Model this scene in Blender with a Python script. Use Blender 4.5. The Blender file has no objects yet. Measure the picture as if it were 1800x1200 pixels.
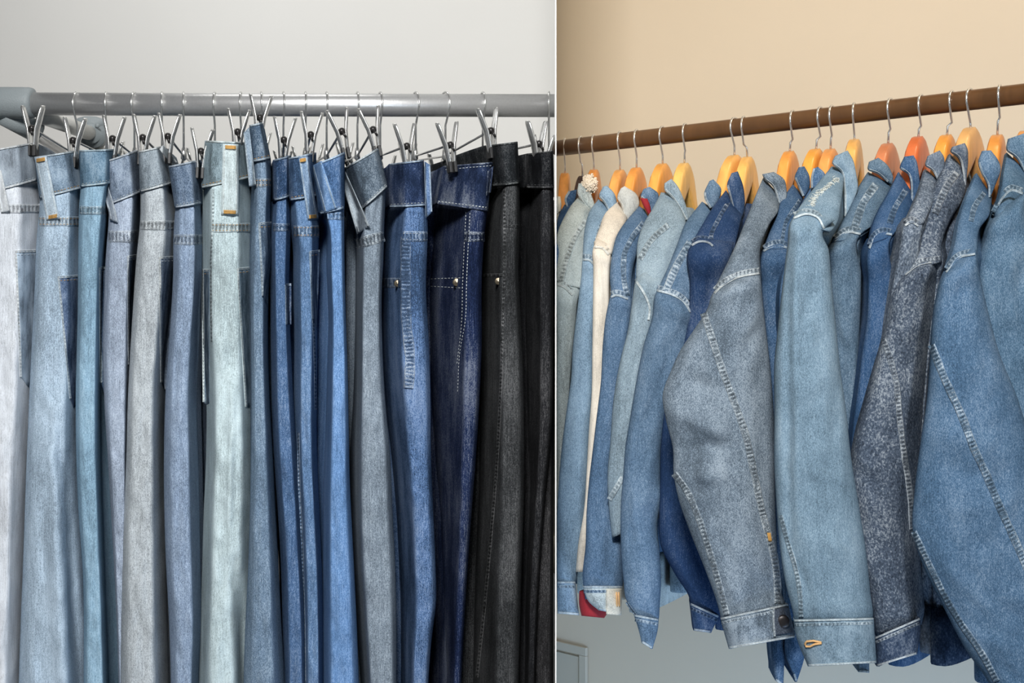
import bpy, math, random
import numpy as np
from mathutils import Vector, noise

C = bpy.context.scene.collection
F, CX, HY, EYE = 2350.0, 977.0, 550.0, 1.45      # focal length in pixels, principal point, eye height
R = math.radians

# ------------------------------------------------------------------ camera, world, lights
cam = bpy.data.cameras.new('camera')
cam.sensor_width = 36.0
cam.lens = 36.0 * F / 1800.0
cam.shift_x = -(CX - 900.0) / 1800.0
cam.shift_y = -(600.0 - HY) / 1800.0
cam.clip_start = 0.02
camo = bpy.data.objects.new('camera', cam)
C.objects.link(camo)
camo.location = (0, 0, EYE)
camo.rotation_euler = (R(90), 0, 0)
bpy.context.scene.camera = camo

vs = bpy.context.scene.view_settings
vs.view_transform = 'Standard'
vs.look = 'None'
vs.gamma = 1.0
vs.use_curve_mapping = False
vs.exposure = 0.0

world = bpy.data.worlds.new('world')
bpy.context.scene.world = world
world.use_nodes = True
bg = world.node_tree.nodes['Background']
bg.inputs[0].default_value = (0.62, 0.72, 0.88, 1)
bg.inputs[1].default_value = 0.045


def area(name, loc, target, size, energy, color, spread=180):
    l = bpy.data.lights.new(name, 'AREA')
    l.shape = 'RECTANGLE'
    l.size, l.size_y = size
    l.energy = energy
    l.color = color
    l.spread = R(spread)
    o = bpy.data.objects.new(name, l)
    C.objects.link(o)
    o.location = loc
    o.rotation_euler = (Vector(target) - Vector(loc)).to_track_quat('-Z', 'Y').to_euler()
    return o


# daylight from a window behind the camera, a warm lamp over the right bay, and three added fills
area('window_light', (-0.12, -0.55, 2.65), (-0.15, 1.9, 1.35), (0.40, 0.40), 33, (1.0, 0.99, 0.97), 100)
area('wall_fill', (-0.65, 2.3, 2.85), (-0.6, 2.9, 1.75), (1.0, 0.2), 4.8, (1.0, 0.99, 0.96), 150)  # added light that brightens the left wall from above
area('warm_lamp', (0.98, 1.52, 2.70), (0.62, 2.38, 1.92), (0.35, 0.35), 4.6, (1.0, 0.77, 0.50), 130)
area('cool_fill', (0.75, -0.5, 1.25), (0.45, 2.3, 1.15), (0.6, 0.6), 2.4, (0.72, 0.86, 1.0), 90)  # added cool fill from the front for the right bay
area('low_blue_fill', (0.72, 1.35, 0.30), (0.22, 2.65, 0.72), (0.5, 0.3), 5.2, (0.42, 0.66, 1.0), 110)  # added blue fill near the floor, cools the lower right wall

# ------------------------------------------------------------------ helpers


def W(px, py, d):
    return ((px - CX) * d / F, d, EYE + (HY - py) * d / F)


def Wa(px, py, d):
    px, py, d = np.broadcast_arrays(np.asarray(px, float), np.asarray(py, float), np.asarray(d, float))
    return np.stack([(px - CX) * d / F, d, EYE + (HY - py) * d / F], -1)


def s2l(c):
    return tuple(((v / 255.0) / 12.92 if v / 255.0 <= 0.04045 else ((v / 255.0 + 0.055) / 1.055) ** 2.4) for v in c)


def thing(name, label, cat, loc, group=None):
    o = bpy.data.objects.new(name, None)
    C.objects.link(o)
    o.empty_display_size = 0.05
    o.location = loc
    o['label'] = label
    o['category'] = cat
    if group:
        o['group'] = group
    return o


class MB:
    """collects shapes into one mesh, in world coordinates"""

    def __init__(self):
        self.v, self.f, self.n, self.al, self.ac = [], [], 0, [], []

    def add(self, verts, faces, along=None, across=None):
        verts = np.asarray(verts, float).reshape(-1, 3)
        k = self.n
        self.v.append(verts)
        self.f += [tuple(i + k for i in f) for f in faces]
        self.n += len(verts)
        self.al.append(np.zeros(len(verts)) if along is None else np.asarray(along, float).ravel())
        self.ac.append(np.zeros(len(verts)) if across is None else np.asarray(across, float).ravel())

    def grid(self, P, closed_u=False, flip=False, cap=False, along=None, across=None):
        P = np.asarray(P, float)
        a, b = P.shape[:2]
        fs = []
        nb = b if closed_u else b - 1
        for i in range(a - 1):
            for j in range(nb):
                q = (i * b + j, i * b + (j + 1) % b, (i + 1) * b + (j + 1) % b, (i + 1) * b + j)
                fs.append(q[::-1] if flip else q)
        if cap:
            fs.append(tuple(range(b))[::-1] if not flip else tuple(range(b)))
            t = tuple((a - 1) * b + j for j in range(b))
            fs.append(t if not flip else t[::-1])
        self.add(P.reshape(-1, 3), fs, along, across)

    def tube(self, pts, r, n=10, cap=True):
        pts = [Vector(p) for p in pts]
        rs = r if hasattr(r, '__len__') else [r] * len(pts)
        rings = []
        up = None
        for i, p in enumerate(pts):
            t = (pts[min(i + 1, len(pts) - 1)] - pts[max(i - 1, 0)])
            t.normalize()
            if up is None:
                up = Vector((0, 0, 1)) if abs(t.z) < 0.9 else Vector((1, 0, 0))
            s = t.cross(up)
            s.normalize()
            up = s.cross(t)
            up.normalize()
            rings.append([p + (s * math.cos(2 * math.pi * k / n) + up * math.sin(2 * math.pi * k / n)) * rs[i] for k in range(n)])
        self.grid(np.array([[tuple(v) for v in rg] for rg in rings]), True, False, cap)

    def box(self, c, ax, ay, az):
        c, ax, ay, az = [np.asarray(q, float) for q in (c, ax, ay, az)]
        v = [c + sx * ax + sy * ay + sz * az for sz in (-1, 1) for sy in (-1, 1) for sx in (-1, 1)]
        self.add(v, [(0, 2, 3, 1), (4, 5, 7, 6), (0, 1, 5, 4), (2, 6, 7, 3), (0, 4, 6, 2), (1, 3, 7, 5)])

    def sphere(self, c, r, n=12, m=8):
        P = []
        for i in range(m + 1):
            a = math.pi * i / m
            P.append([(c[0] + r[0] * math.sin(a) * math.cos(2 * math.pi * k / n), c[1] + r[1] * math.sin(a) * math.sin(2 * math.pi * k / n), c[2] + r[2] * math.cos(a)) for k in range(n)])
        self.grid(np.array(P), True, True)

    def build(self, name, mat, parent=None, smooth=True, bevel=0, attr=False):
        V = np.concatenate(self.v)
        off = np.array(parent_world(parent))
        me = bpy.data.meshes.new(name)
        me.from_pydata([tuple(p) for p in (V - off)], [], self.f)
        if attr:
            for nm, arr in (('along', self.al), ('across', self.ac)):
                at = me.attributes.new(nm, 'FLOAT', 'POINT')
                at.data.foreach_set('value', np.concatenate(arr).astype(np.float32))
        me.materials.append(mat)
        if smooth:
            me.polygons.foreach_set('use_smooth', [True] * len(me.polygons))
        me.update()
        o = bpy.data.objects.new(name, me)
        C.objects.link(o)
        if parent:
            o.parent = parent
        if bevel:
            b = o.modifiers.new('bevel', 'BEVEL')
            b.width = bevel
            b.segments = 3
            b.limit_method = 'ANGLE'
        return o


def parent_world(p):
    v = Vector((0, 0, 0))
    while p:
        v += Vector(p.location)
        p = p.parent
    return tuple(v)


def hermite(t, ys, tt):
    """smooth monotone-ish interpolation"""
    t = np.asarray(t, float)
    ys = np.asarray(ys, float)
    h = np.diff(t)
    dl = np.diff(ys) / h
    m = np.zeros(len(t))
    m[0], m[-1] = dl[0], dl[-1]
    for i in range(1, len(t) - 1):
        w1, w2 = h[i], h[i - 1]
        m[i] = (w1 * dl[i - 1] + w2 * dl[i]) / (w1 + w2)
    k = np.clip(np.searchsorted(t, tt, 'right') - 1, 0, len(t) - 2)
    s = (tt - t[k]) / h[k]
    return ((2 * s**3 - 3 * s**2 + 1) * ys[k] + (s**3 - 2 * s**2 + s) * h[k] * m[k] + (-2 * s**3 + 3 * s**2) * ys[k + 1] + (s**3 - s**2) * h[k] * m[k + 1])


class Loft:
    """cloth tube: rows (xL,yL,xR,yR[,d]) as seen from the front, at real depth d, with a rounded front"""

    def __init__(self, rows, d, n=0.02, fp=0.5, lb=0.0, rb=0.0, f1=0.3, f2=0.7, amp=0.003, seed=0, step=7, m=33, rfac=0.5, fold=(5, 2.2), folds=()):
        rows = [tuple(r) + ((d,) if len(r) == 4 else ()) for r in rows]
        A = np.array(rows, float)
        t = (A[:, 1] + A[:, 3]) / 2
        for i in range(1, len(t)):
            if t[i] <= t[i - 1]:
                t[i] = t[i - 1] + 1
        N = max(4, int((t[-1] - t[0]) / step) + 1)
        tt = np.linspace(t[0], t[-1], N)
        self.t = tt
        self.R = np.stack([hermite(t, A[:, k], tt) for k in range(5)], -1)
        self.R[:, 2] = np.maximum(self.R[:, 2], self.R[:, 0] + 2)
        self.n, self.fp, self.lb, self.rb, self.amp, self.seed, self.f1, self.f2 = n, fp, lb, rb, amp, seed, f1, f2
        self.m, self.rfac, self.fold, self.folds = m, rfac, fold, folds

    def depth_tf(self, t, f):
        """depth at row parameter t and fraction f (arrays)"""
        xL, yL, xR, yR, d = [np.interp(t, self.t, self.R[:, k]) for k in range(5)]
        w = (xR - xL) * d / F
        g = np.where(f < self.fp, f / self.fp * 0.5, 0.5 + (f - self.fp) / (1 - self.fp) * 0.5)
        c = np.abs(2 * g - 1)
        n = np.minimum(self.n, self.rfac * w)
        dep = d - n * np.sqrt(np.maximum(0, 1 - c**2.3))
        dep = dep + self.lb * np.maximum(0, 1 - f / self.f1)**1.1 + self.rb * np.maximum(0, (f - self.f2) / (1 - self.f2))**1.1
        if self.amp:
            sh = np.shape(dep)
            tf, ff, wf = np.broadcast_to(t, sh).ravel(), np.broadcast_to(f, sh).ravel(), np.broadcast_to(w, sh).ravel()
            nz = np.array([noise.noise(Vector((a * self.fold[1] * 30 * b, c_ / 100.0 * self.fold[0] * 0.35, self.seed * 7.31))) + 0.5 * noise.noise(Vector((a * self.fold[1] * 60 * b + 3, c_ / 100.0 * self.fold[0] * 0.8, self.seed * 3.7 + 5))) for a, b, c_ in zip(ff, wf, tf)]).reshape(sh)
            dep = dep - self.amp * nz * np.minimum(1, 4 * f * (1 - f) + 0.15)
        for (x0, y0, x1, y1, wd, h) in self.folds:      # crease from (x0,y0) to (x1,y1), positive h = ridge
            px = xL + (xR - xL) * f
            py = yL + (yR - yL) * f
            L2 = (x1 - x0)**2 + (y1 - y0)**2
            k = np.clip(((px - x0) * (x1 - x0) + (py - y0) * (y1 - y0)) / L2, 0, 1)
            dd = np.hypot(px - x0 - k * (x1 - x0), py - y0 - k * (y1 - y0))
            dep = dep - h * np.exp(-(dd / wd)**2) * np.sin(np.pi * np.clip(k * 0.9 + 0.05, 0, 1))
        return dep

    def lookup(self, px, py):
        px, py = np.asarray(px, float), np.asarray(py, float)
        t = np.clip(py, self.t[0], self.t[-1])
        f = np.full(px.shape, 0.5)
        for _ in range(6):
            xL, yL, xR, yR = [np.interp(t, self.t, self.R[:, k]) for k in range(4)]
            f = np.clip((px - xL) / (xR - xL), 0.0, 1.0)
            yy = yL + (yR - yL) * f
            t = np.clip(t + (py - yy), self.t[0], self.t[-1])
        return t, f

    def dep(self, px, py):
        t, f = self.lookup(px, py)
        return self.depth_tf(t, f)

    def front(self):
        f = (1 - np.cos(np.pi * np.arange(self.m) / (self.m - 1))) / 2
        t = self.t[:, None]
        ff = f[None, :]
        dep = self.depth_tf(t, np.broadcast_to(ff, (len(self.t), self.m)))
        px = self.R[:, 0:1] + (self.R[:, 2:3] - self.R[:, 0:1]) * ff
        py = self.R[:, 1:2] + (self.R[:, 3:4] - self.R[:, 1:2]) * ff
        return Wa(px, py, dep)

    def ring_jeans(self, u, L, wb=0.026):
        """front wrapped back along u to a narrower rear edge at distance L"""
        P = self.front()
        cen = Wa((self.R[:, 0] + self.R[:, 2]) / 2, (self.R[:, 1] + self.R[:, 3]) / 2, self.R[:, 4])
        u3 = np.array([u[0], u[1], 0])
        lat = np.array([u[1], -u[0], 0])
        ER, EL = P[:, -1], P[:, 0]
        B = cen + u3 * L
        BR, BL = B + lat * wb / 2, B - lat * wb / 2
        ks = [0.15, 0.35, 0.55, 0.75, 0.92]
        cols = [P]
        for k in ks:
            cols.append((ER + (BR - ER) * k + lat * 0.003 * math.sin(9 * k + self.seed))[:, None])
        cols.append((BR + u3 * 0.004 - lat * 0.003)[:, None])
        cols.append((B + u3 * 0.008)[:, None])
        cols.append((BL + u3 * 0.004 + lat * 0.003)[:, None])
        for k in ks[::-1]:
            cols.append((EL + (BL - EL) * k + lat * 0.003 * math.sin(9 * k + self.seed))[:, None])
        return np.concatenate(cols, 1)

    def ring_tube(self, tb):
        P = self.front()
        E0, E1 = P[:, 0], P[:, -1]
        cols = [P]
        nb = 13
        w = np.linalg.norm(E1 - E0, axis=1)
        for j in range(1, nb):
            f = 1 - (1 - math.cos(math.pi * j / nb)) / 2
            c = abs(2 * f - 1)
            q = E0 + (E1 - E0) * f
            q = q + np.array([0, 1, 0])[None] * (tb * math.sqrt(max(0, 1 - c * c)))
            cols.append(q[:, None])
        return np.concatenate(cols, 1)


def shell(mb, ring, th):
    """open-topped band with thickness"""
    cen = ring.mean(1, keepdims=True)
    nx = np.roll(ring, -1, 1) - np.roll(ring, 1, 1)
    nrm = np.stack([nx[..., 1], -nx[..., 0], np.zeros(nx.shape[:2])], -1)
    nrm /= np.maximum(1e-9, np.linalg.norm(nrm, axis=-1, keepdims=True))
    dirn = np.sign(np.sum(nrm * (cen - ring), -1).mean())
    inner = ring + nrm * dirn * th
    full = np.concatenate([inner[::-1], ring], 0)
    full = np.concatenate([full, inner[-1:]], 0)
    mb.grid(full, True)


def resample(pts, step):
    pts = np.asarray(pts, float)
    if len(pts) > 2:
        seg = np.r_[0, np.cumsum(np.hypot(*np.diff(pts, axis=0).T))]
        tt = np.linspace(0, seg[-1], max(3, int(seg[-1] / step) + 1))
        return np.stack([hermite(seg, pts[:, 0], tt), hermite(seg, pts[:, 1], tt)], -1), tt
    L = np.hypot(*(pts[1] - pts[0]))
    tt = np.linspace(0, L, max(2, int(L / step) + 1))
    return pts[0] + (pts[1] - pts[0]) * (tt / max(L, 1e-6))[:, None], tt


def ribbon(mb, loft, pts, w, h=0.0016, pucker=0.25, seed=0, wl=6.5):
    """raised felled seam lying on a cloth surface"""
    p, al = resample(pts, 1.7)
    tg = np.gradient(p, axis=0)
    tg /= np.maximum(1e-6, np.linalg.norm(tg, axis=1, keepdims=True))
    nr = np.stack([-tg[:, 1], tg[:, 0]], -1)
    us = np.array([-1.12, -1, -0.78, -0.4, 0, 0.4, 0.78, 1, 1.12])
    hs = np.array([-0.6, 0.5, 1.0, 0.75, 0.62, 0.75, 1.0, 0.5, -0.6])
    wv = 1 + 0.05 * np.sin(al / 9 + seed)
    X = p[:, None, 0] + nr[:, None, 0] * us[None] * (w / 2) * wv[:, None]
    Y = p[:, None, 1] + nr[:, None, 1] * us[None] * (w / 2) * wv[:, None]
    ph = al / wl * 2 * np.pi + 1.3 * np.sin(al / 31.0 + seed)
    mid = (1 - np.abs(us)).clip(0, 1) ** 0.5
    H = h * (hs[None] * (1 - 0 * ph[:, None]) + pucker * np.sin(ph)[:, None] * mid[None])
    D = loft.dep(X, Y) - H
    mb.grid(Wa(X, Y, D), along=np.repeat(al[:, None], len(us), 1), across=np.repeat(us[None], len(al), 0))


def stitch(mb, loft, pts, ln=3.6, gap=2.4, w=0.85, h=0.0007, lift=0.0004):
    """running thread that rises for each stitch and dips into the cloth between them"""
    p, al = resample(pts, 0.6)
    if len(p) < 4:
        return
    tg = np.gradient(p, axis=0)
    tg /= np.maximum(1e-6, np.linalg.norm(tg, axis=1, keepdims=True))
    nr = np.stack([-tg[:, 1], tg[:, 0]], -1)
    ph = (al % (ln + gap)) / ln
    hh = np.where(ph < 1, h * np.sin(np.pi * np.clip(ph, 0, 1))**0.5, -0.0022)
    us = np.array([-1.0, -0.5, 0.5, 1.0]) * w / 2
    X = p[:, 0:1] + nr[:, 0:1] * us
    Y = p[:, 1:2] + nr[:, 1:2] * us
    D = loft.dep(X, Y) - lift - hh[:, None] - np.array([-0.8, 0.3, 0.3, -0.8]) * h
    mb.grid(Wa(X, Y, D))


def stitch_line(loft, pts, mat, parent, **kw):
    mb = MB()
    stitch(mb, loft, pts, **kw)
    if mb.v:
        mb.build('stitch_line', mat, parent)


def seam_line(loft, pts, w, h, pucker, seed, mat, parent, wl=6.5, name='seam'):
    mb = MB()
    ribbon(mb, loft, pts, w, h, pucker, seed, wl)
    mb.build(name, mat, parent, attr=True)


def patch(mb, loft, TL, TR, BL, BR, h=0.0018, nx=9, ny=24, arch=0.0, point=0.0, wav=0.0):
    """sewn-on piece (pocket, loop, flap) following the cloth"""
    TL, TR, BL, BR = [np.array(q, float) for q in (TL, TR, BL, BR)]
    fx = np.r_[-0.02, np.linspace(0, 1, nx), 1.02]
    fy = np.r_[-0.005, np.linspace(0, 1, ny), 1.005]
    U, V = np.meshgrid(fx, fy)
    Q = ((1 - V)[..., None] * ((1 - U)[..., None] * TL + U[..., None] * TR) + V[..., None] * ((1 - U)[..., None] * BL + U[..., None] * BR))
    if point:
        Q[..., 1] += point * (1 - np.abs(2 * U - 1)) * V
    if wav:
        Q[..., 0] += wav * np.sin(V * 5.0)
    D = loft.dep(Q[..., 0], Q[..., 1])
    inn = ((U >= 0) & (U <= 1) & (V >= 0) & (V <= 1)).astype(float)
    top = D - (h + arch * np.sin(np.pi * np.clip(V, 0, 1))**0.7)
    low = D - max(0, 0) + 0.0015 if not arch else top + 0.0022
    Z = np.where(inn > 0, top, low)
    mb.grid(Wa(Q[..., 0], Q[..., 1], Z))
    if arch:
        Zb = top + 0.0022
        mb.grid(Wa(Q[..., 0], Q[..., 1], Zb), flip=True)


# ------------------------------------------------------------------ materials
MATS = {}


def nt(name):
    m = bpy.data.materials.new(name)
    m.use_nodes = True
    n = m.node_tree.nodes
    return m, n, m.node_tree.links, n['Principled BSDF']


def plain(name, col, rough=0.5, metal=0.0, bump=0.0, bscale=200, var=0.0, spec=None):
    if name in MATS:
        return MATS[name]
    m, n, l, b = nt(name)
    c = s2l(col)
    b.inputs['Base Color'].default_value = (*c, 1)
    b.inputs['Roughness'].default_value = rough
    b.inputs['Metallic'].default_value = metal
    if spec is not None:
        b.inputs['Specular IOR Level'].default_value = spec
    tc = n.new('ShaderNodeTexCoord')
    ns = n.new('ShaderNodeTexNoise')
    ns.inputs['Scale'].default_value = bscale
    ns.inputs['Detail'].default_value = 4
    l.new(tc.outputs['Object'], ns.inputs['Vector'])
    if var:
        mx = n.new('ShaderNodeMix')
        mx.data_type = 'RGBA'
        mx.inputs[6].default_value = (*[v * (1 - var) for v in c], 1)
        mx.inputs[7].default_value = (*[min(1, v * (1 + var)) for v in c], 1)
        l.new(ns.outputs['Fac'], mx.inputs[0])
        l.new(mx.outputs[2], b.inputs['Base Color'])
    if bump:
        bp = n.new('ShaderNodeBump')
        bp.inputs['Strength'].default_value = bump
        bp.inputs['Distance'].default_value = 0.001
        l.new(ns.outputs['Fac'], bp.inputs['Height'])
        l.new(bp.outputs[0], b.inputs['Normal'])
    MATS[name] = m
    return m


def math_node(n, l, op, a, b_):
    k = n.new('ShaderNodeMath')
    k.operation = op
    for i, q in enumerate((a, b_)):
        if isinstance(q, (int, float)):
            k.inputs[i].default_value = q
        else:
            l.new(q, k.inputs[i])
    return k.outputs[0]


def denim(name, col, fade=0.5, grain=1.0, slub=1.0, kind='twill', lightmix=0.35, ladder=False, dark=0.5, fscale=7.0):
    """woven cotton: twill grain, vertical slubs and broad wash fading; ladder = puckered worn seam"""
    if name in MATS:
        return MATS[name]
    m, n, l, b = nt(name)
    base = np.array(s2l(col))
    base = base * 0.88 + 0.12 * base.mean()
    dk = base * dark
    wash = np.array(s2l((205, 212, 214))) if max(col) > 60 else np.array(s2l((150, 150, 152)))
    lt = base * 1.25 + (wash - base) * lightmix * 0.55
    lt = np.minimum(lt, 0.9)
    tc = n.new('ShaderNodeTexCoord')

    def nz(scale, detail=2.0, rough=0.5, rot=None):
        mp = n.new('ShaderNodeMapping')
        mp.inputs['Scale'].default_value = scale
        if rot:
            mp.inputs['Rotation'].default_value = rot
        ns = n.new('ShaderNodeTexNoise')
        ns.inputs['Scale'].default_value = 1.0
        ns.inputs['Detail'].default_value = detail
        ns.inputs['Roughness'].default_value = rough
        l.new(tc.outputs['Object'], mp.inputs['Vector'])
        l.new(mp.outputs[0], ns.inputs['Vector'])
        return ns.outputs['Fac']
    f1 = nz((fscale * 1.6, fscale * 1.6, fscale * 0.8), 4, 0.55)
    if kind == 'acid':
        g1 = nz((430, 430, 330), 3, 0.7)
        g2 = nz((130, 130, 80), 4, 0.6)
    else:
        g1 = nz((1050, 1050, 520), 2, 0.6, (0, R(28), 0))
        g2 = nz((820, 820, 22), 2, 0.6)
    g3 = nz((300, 300, 170), 3, 0.6)
    v = math_node(n, l, 'MULTIPLY', math_node(n, l, 'SUBTRACT', f1, 0.5), 1.7 * fade)
    v = math_node(n, l, 'ADD', v, math_node(n, l, 'MULTIPLY', math_node(n, l, 'SUBTRACT', g1, 0.5), 2.1 * grain))
    v = math_node(n, l, 'ADD', v, math_node(n, l, 'MULTIPLY', math_node(n, l, 'SUBTRACT', g2, 0.5), 1.15 * slub))
    v = math_node(n, l, 'ADD', v, math_node(n, l, 'MULTIPLY', math_node(n, l, 'SUBTRACT', g3, 0.5), 0.55 * grain))
    hgt = v
    if ladder is not False:
        al = n.new('ShaderNodeAttribute')
        al.attribute_name = 'along'
        ac = n.new('ShaderNodeAttribute')
        ac.attribute_name = 'across'
        g4 = nz((90, 90, 90), 3, 0.6)
        ph = math_node(n, l, 'ADD', math_node(n, l, 'MULTIPLY', al.outputs['Fac'], 0.92), math_node(n, l, 'MULTIPLY', g4, 9.0))
        sn = math_node(n, l, 'SINE', ph, 0.0)
        rid = math_node(n, l, 'POWER', math_node(n, l, 'ABSOLUTE', ac.outputs['Fac'], 0.0), 4.0)
        lad = math_node(n, l, 'MULTIPLY', sn, math_node(n, l, 'MULTIPLY', math_node(n, l, 'SUBTRACT', 1.0, rid), 0.26 * ladder))
        v = math_node(n, l, 'ADD', v, math_node(n, l, 'ADD', lad, math_node(n, l, 'MULTIPLY', rid, 0.35)))
        v = math_node(n, l, 'ADD', v, math_node(n, l, 'MULTIPLY', math_node(n, l, 'SUBTRACT', g4, 0.55), 1.3))
    v = math_node(n, l, 'ADD', v, 0.5)
    cr = n.new('ShaderNodeValToRGB')
    e = cr.color_ramp.elements
    e[0].position, e[1].position = 0.08, 0.95
    e[0].color = (*dk, 1)
    e[1].color = (*lt, 1)
    md = e.new(0.5)
    md.color = (*base, 1)
    l.new(v, cr.inputs['Fac'])
    l.new(cr.outputs['Color'], b.inputs['Base Color'])
    b.inputs['Roughness'].default_value = 1.0
    b.inputs['Specular IOR Level'].default_value = 0.04
    bp = n.new('ShaderNodeBump')
    bp.inputs['Strength'].default_value = 0.3
    bp.inputs['Distance'].default_value = 0.0004
    l.new(hgt, bp.inputs['Height'])
    l.new(bp.outputs[0], b.inputs['Normal'])
    MATS[name] = m
    return m


def tone(col, k, wash=0.0, target=(205, 210, 208)):
    return tuple(max(0, min(255, c * k * (1 - wash) + t * wash)) for c, t in zip(col, target))


def wallmat(name, col, bump=0.08):
    m, n, l, b = nt(name)
    c = s2l(col)
    tc = n.new('ShaderNodeTexCoord')
    ns = n.new('ShaderNodeTexNoise')
    ns.inputs['Scale'].default_value = 3.5
    ns.inputs['Detail'].default_value = 5
    l.new(tc.outputs['Object'], ns.inputs['Vector'])
    mx = n.new('ShaderNodeMix')
    mx.data_type = 'RGBA'
    mx.inputs[6].default_value = (*[v * 0.96 for v in c], 1)
    mx.inputs[7].default_value = (*[min(1, v * 1.03) for v in c], 1)
    l.new(ns.outputs['Fac'], mx.inputs[0])
    l.new(mx.outputs[2], b.inputs['Base Color'])
    n2 = n.new('ShaderNodeTexNoise')
    n2.inputs['Scale'].default_value = 180
    l.new(tc.outputs['Object'], n2.inputs['Vector'])
    bp = n.new('ShaderNodeBump')
    bp.inputs['Strength'].default_value = bump
    bp.inputs['Distance'].default_value = 0.001
    l.new(n2.outputs['Fac'], bp.inputs['Height'])
    l.new(bp.outputs[0], b.inputs['Normal'])
    b.inputs['Roughness'].default_value = 0.9
    b.inputs['Specular IOR Level'].default_value = 0.2
    return m


def woodmat(name, col, rough=0.35, ring=1.0, k=0.75):
    m, n, l, b = nt(name)
    c = np.array(s2l(col))
    tc = n.new('ShaderNodeTexCoord')
    mp = n.new('ShaderNodeMapping')
    mp.inputs['Scale'].default_value = (60 * ring, 60 * ring, 14 * ring)
    ns = n.new('ShaderNodeTexNoise')
    ns.inputs['Scale'].default_value = 1
    ns.inputs['Detail'].default_value = 5
    ns.inputs['Distortion'].default_value = 0.8
    l.new(tc.outputs['Object'], mp.inputs['Vector'])
    l.new(mp.outputs[0], ns.inputs['Vector'])
    cr = n.new('ShaderNodeValToRGB')
    cr.color_ramp.elements[0].position = 0.3
    cr.color_ramp.elements[1].position = 0.7
    cr.color_ramp.elements[0].color = (*(c * k), 1)
    cr.color_ramp.elements[1].color = (*np.minimum(1, c * 1.12), 1)
    l.new(ns.outputs['Fac'], cr.inputs['Fac'])
    l.new(cr.outputs['Color'], b.inputs['Base Color'])
    b.inputs['Roughness'].default_value = rough
    return m


CHROME = plain('chrome', (220, 220, 218), 0.24, 0.85)
STEEL = plain('brushed_steel', (208, 208, 208), 0.36, 0.75, 0.15, 350, 0.1)
PLASTIC = plain('grey_plastic', (132, 140, 143), 0.55, 0.0, 0.5, 600, 0.08)
TUBEW = plain('grey_tube', (190, 190, 186), 0.4, 0.0)
RUBBER = plain('black_rubber', (30, 30, 31), 0.5)
SPRING = plain('dark_spring', (44, 42, 42), 0.3, 0.4)
GOLD = plain('gold_thread', (196, 152, 84), 0.8, 0, 0.3, 900, 0.25)
PALE = plain('pale_thread', (178, 184, 186), 0.8, 0, 0.3, 900, 0.15)
GREYT = plain('grey_thread', (120, 132, 150), 0.8, 0, 0.3, 900, 0.2)
DARKT = plain('dark_thread', (70, 72, 76), 0.8, 0, 0.3, 900, 0.2)
BRASS = plain('worn_brass', (150, 138, 118), 0.35, 0.9, 0.3, 700, 0.2)
ORANGE_T = plain('orange_thread', (214, 168, 112), 0.8, 0, 0.3, 900, 0.2)

# ------------------------------------------------------------------ the setting
DL, DR = 2.30, 1.727                               # rod depth where it enters and leaves the frame
def rod_d(px): return 1.0 / (1 / DL + (px - 977.0) / 823.0 * (1 / DR - 1 / DL))
RODZ = EYE + (HY - 261.0) * DL / F
rdir = np.array([823.0 * DR / F, DR - DL, 0.0])
rdir /= np.linalg.norm(rdir)
rnor = np.array([-rdir[1], rdir[0], 0.0])           # away from the viewer, towards the right wall
RW = 0.42                                           # wall distance behind the rod
y0w = DL + RW / rnor[1]                             # right wall meets the divider here


def slab(name, pts, th, mat):
    """vertical wall through two floor points, thickness away from the room"""
    (x0, y0), (x1, y1) = pts
    mb = MB()
    n = np.array([-(y1 - y0), x1 - x0, 0.0])
    n /= np.linalg.norm(n)
    c = np.array([(x0 + x1) / 2, (y0 + y1) / 2, 1.5]) + n * th / 2
    mb.box(c, np.array([(x1 - x0) / 2, (y1 - y0) / 2, 0]), n * th / 2, (0, 0, 1.5))
    o = mb.build(name, mat, None, False)
    o['kind'] = 'structure'
    return o


slab('wall_left', ((-2.4, 2.9), (-0.0008, 2.9)), 0.1, wallmat('grey_wall_paint', (213, 212, 209)))
rw_end = np.array([0.0, y0w, 0]) + rdir * 2.6
slab('wall_right', ((0.0008, y0w), (rw_end[0], rw_end[1])), 0.1, wallmat('cream_wall_paint', (214, 201, 181)))
mb = MB()
mb.box((0, 2.27, 1.5), (0.0007, 0, 0), (0, 0.65, 0), (0, 0, 1.5))
o = mb.build('wall_middle', plain('white_panel', (235, 235, 232), 0.5), None, False)
o['kind'] = 'structure'
mb = MB()
mb.box((0, 1.2, -0.05), (2.6, 0, 0), (0, 2.6, 0), (0, 0, 0.05))
o = mb.build('floor', plain('grey_floor', (150, 150, 150), 0.6, 0, 0.1, 20, 0.06), None, False)
o['kind'] = 'structure'

# flush access panel low on the right wall
ap0 = np.array([0.0, y0w, 0]) + rdir * 0.004
def apt(t, z, o=0.0): return np.array([0.0, y0w, 0]) + rdir * t + np.array([0, 0, z]) - rnor * o
zt = EYE + (HY - 1124) * y0w / F
t = thing('access_panel', 'grey flush access panel low on the wall under the leftmost jackets', 'panel', tuple(apt(0.05, zt - 0.2)))
pm = plain('panel_grey', (192, 184, 168), 0.55)
mb = MB()
for (a, b_, c, d_) in ((0.003, 0.094, zt - 0.018, zt), (0.003, 0.094, zt - 0.40, zt - 0.38), (0.074, 0.094, zt - 0.38, zt - 0.018)):
    mb.box(apt((a + b_) / 2, (c + d_) / 2, 0.004), rdir * (b_ - a) / 2, rnor * 0.004, (0, 0, (d_ - c) / 2))
mb.build('frame', pm, t, False, 0.0015)
mb = MB()
mb.box(apt(0.037, zt - 0.2, 0.0025), rdir * 0.034, rnor * 0.0025, (0, 0, 0.177))
mb.build('door', pm, t, False, 0.0015)

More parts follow.
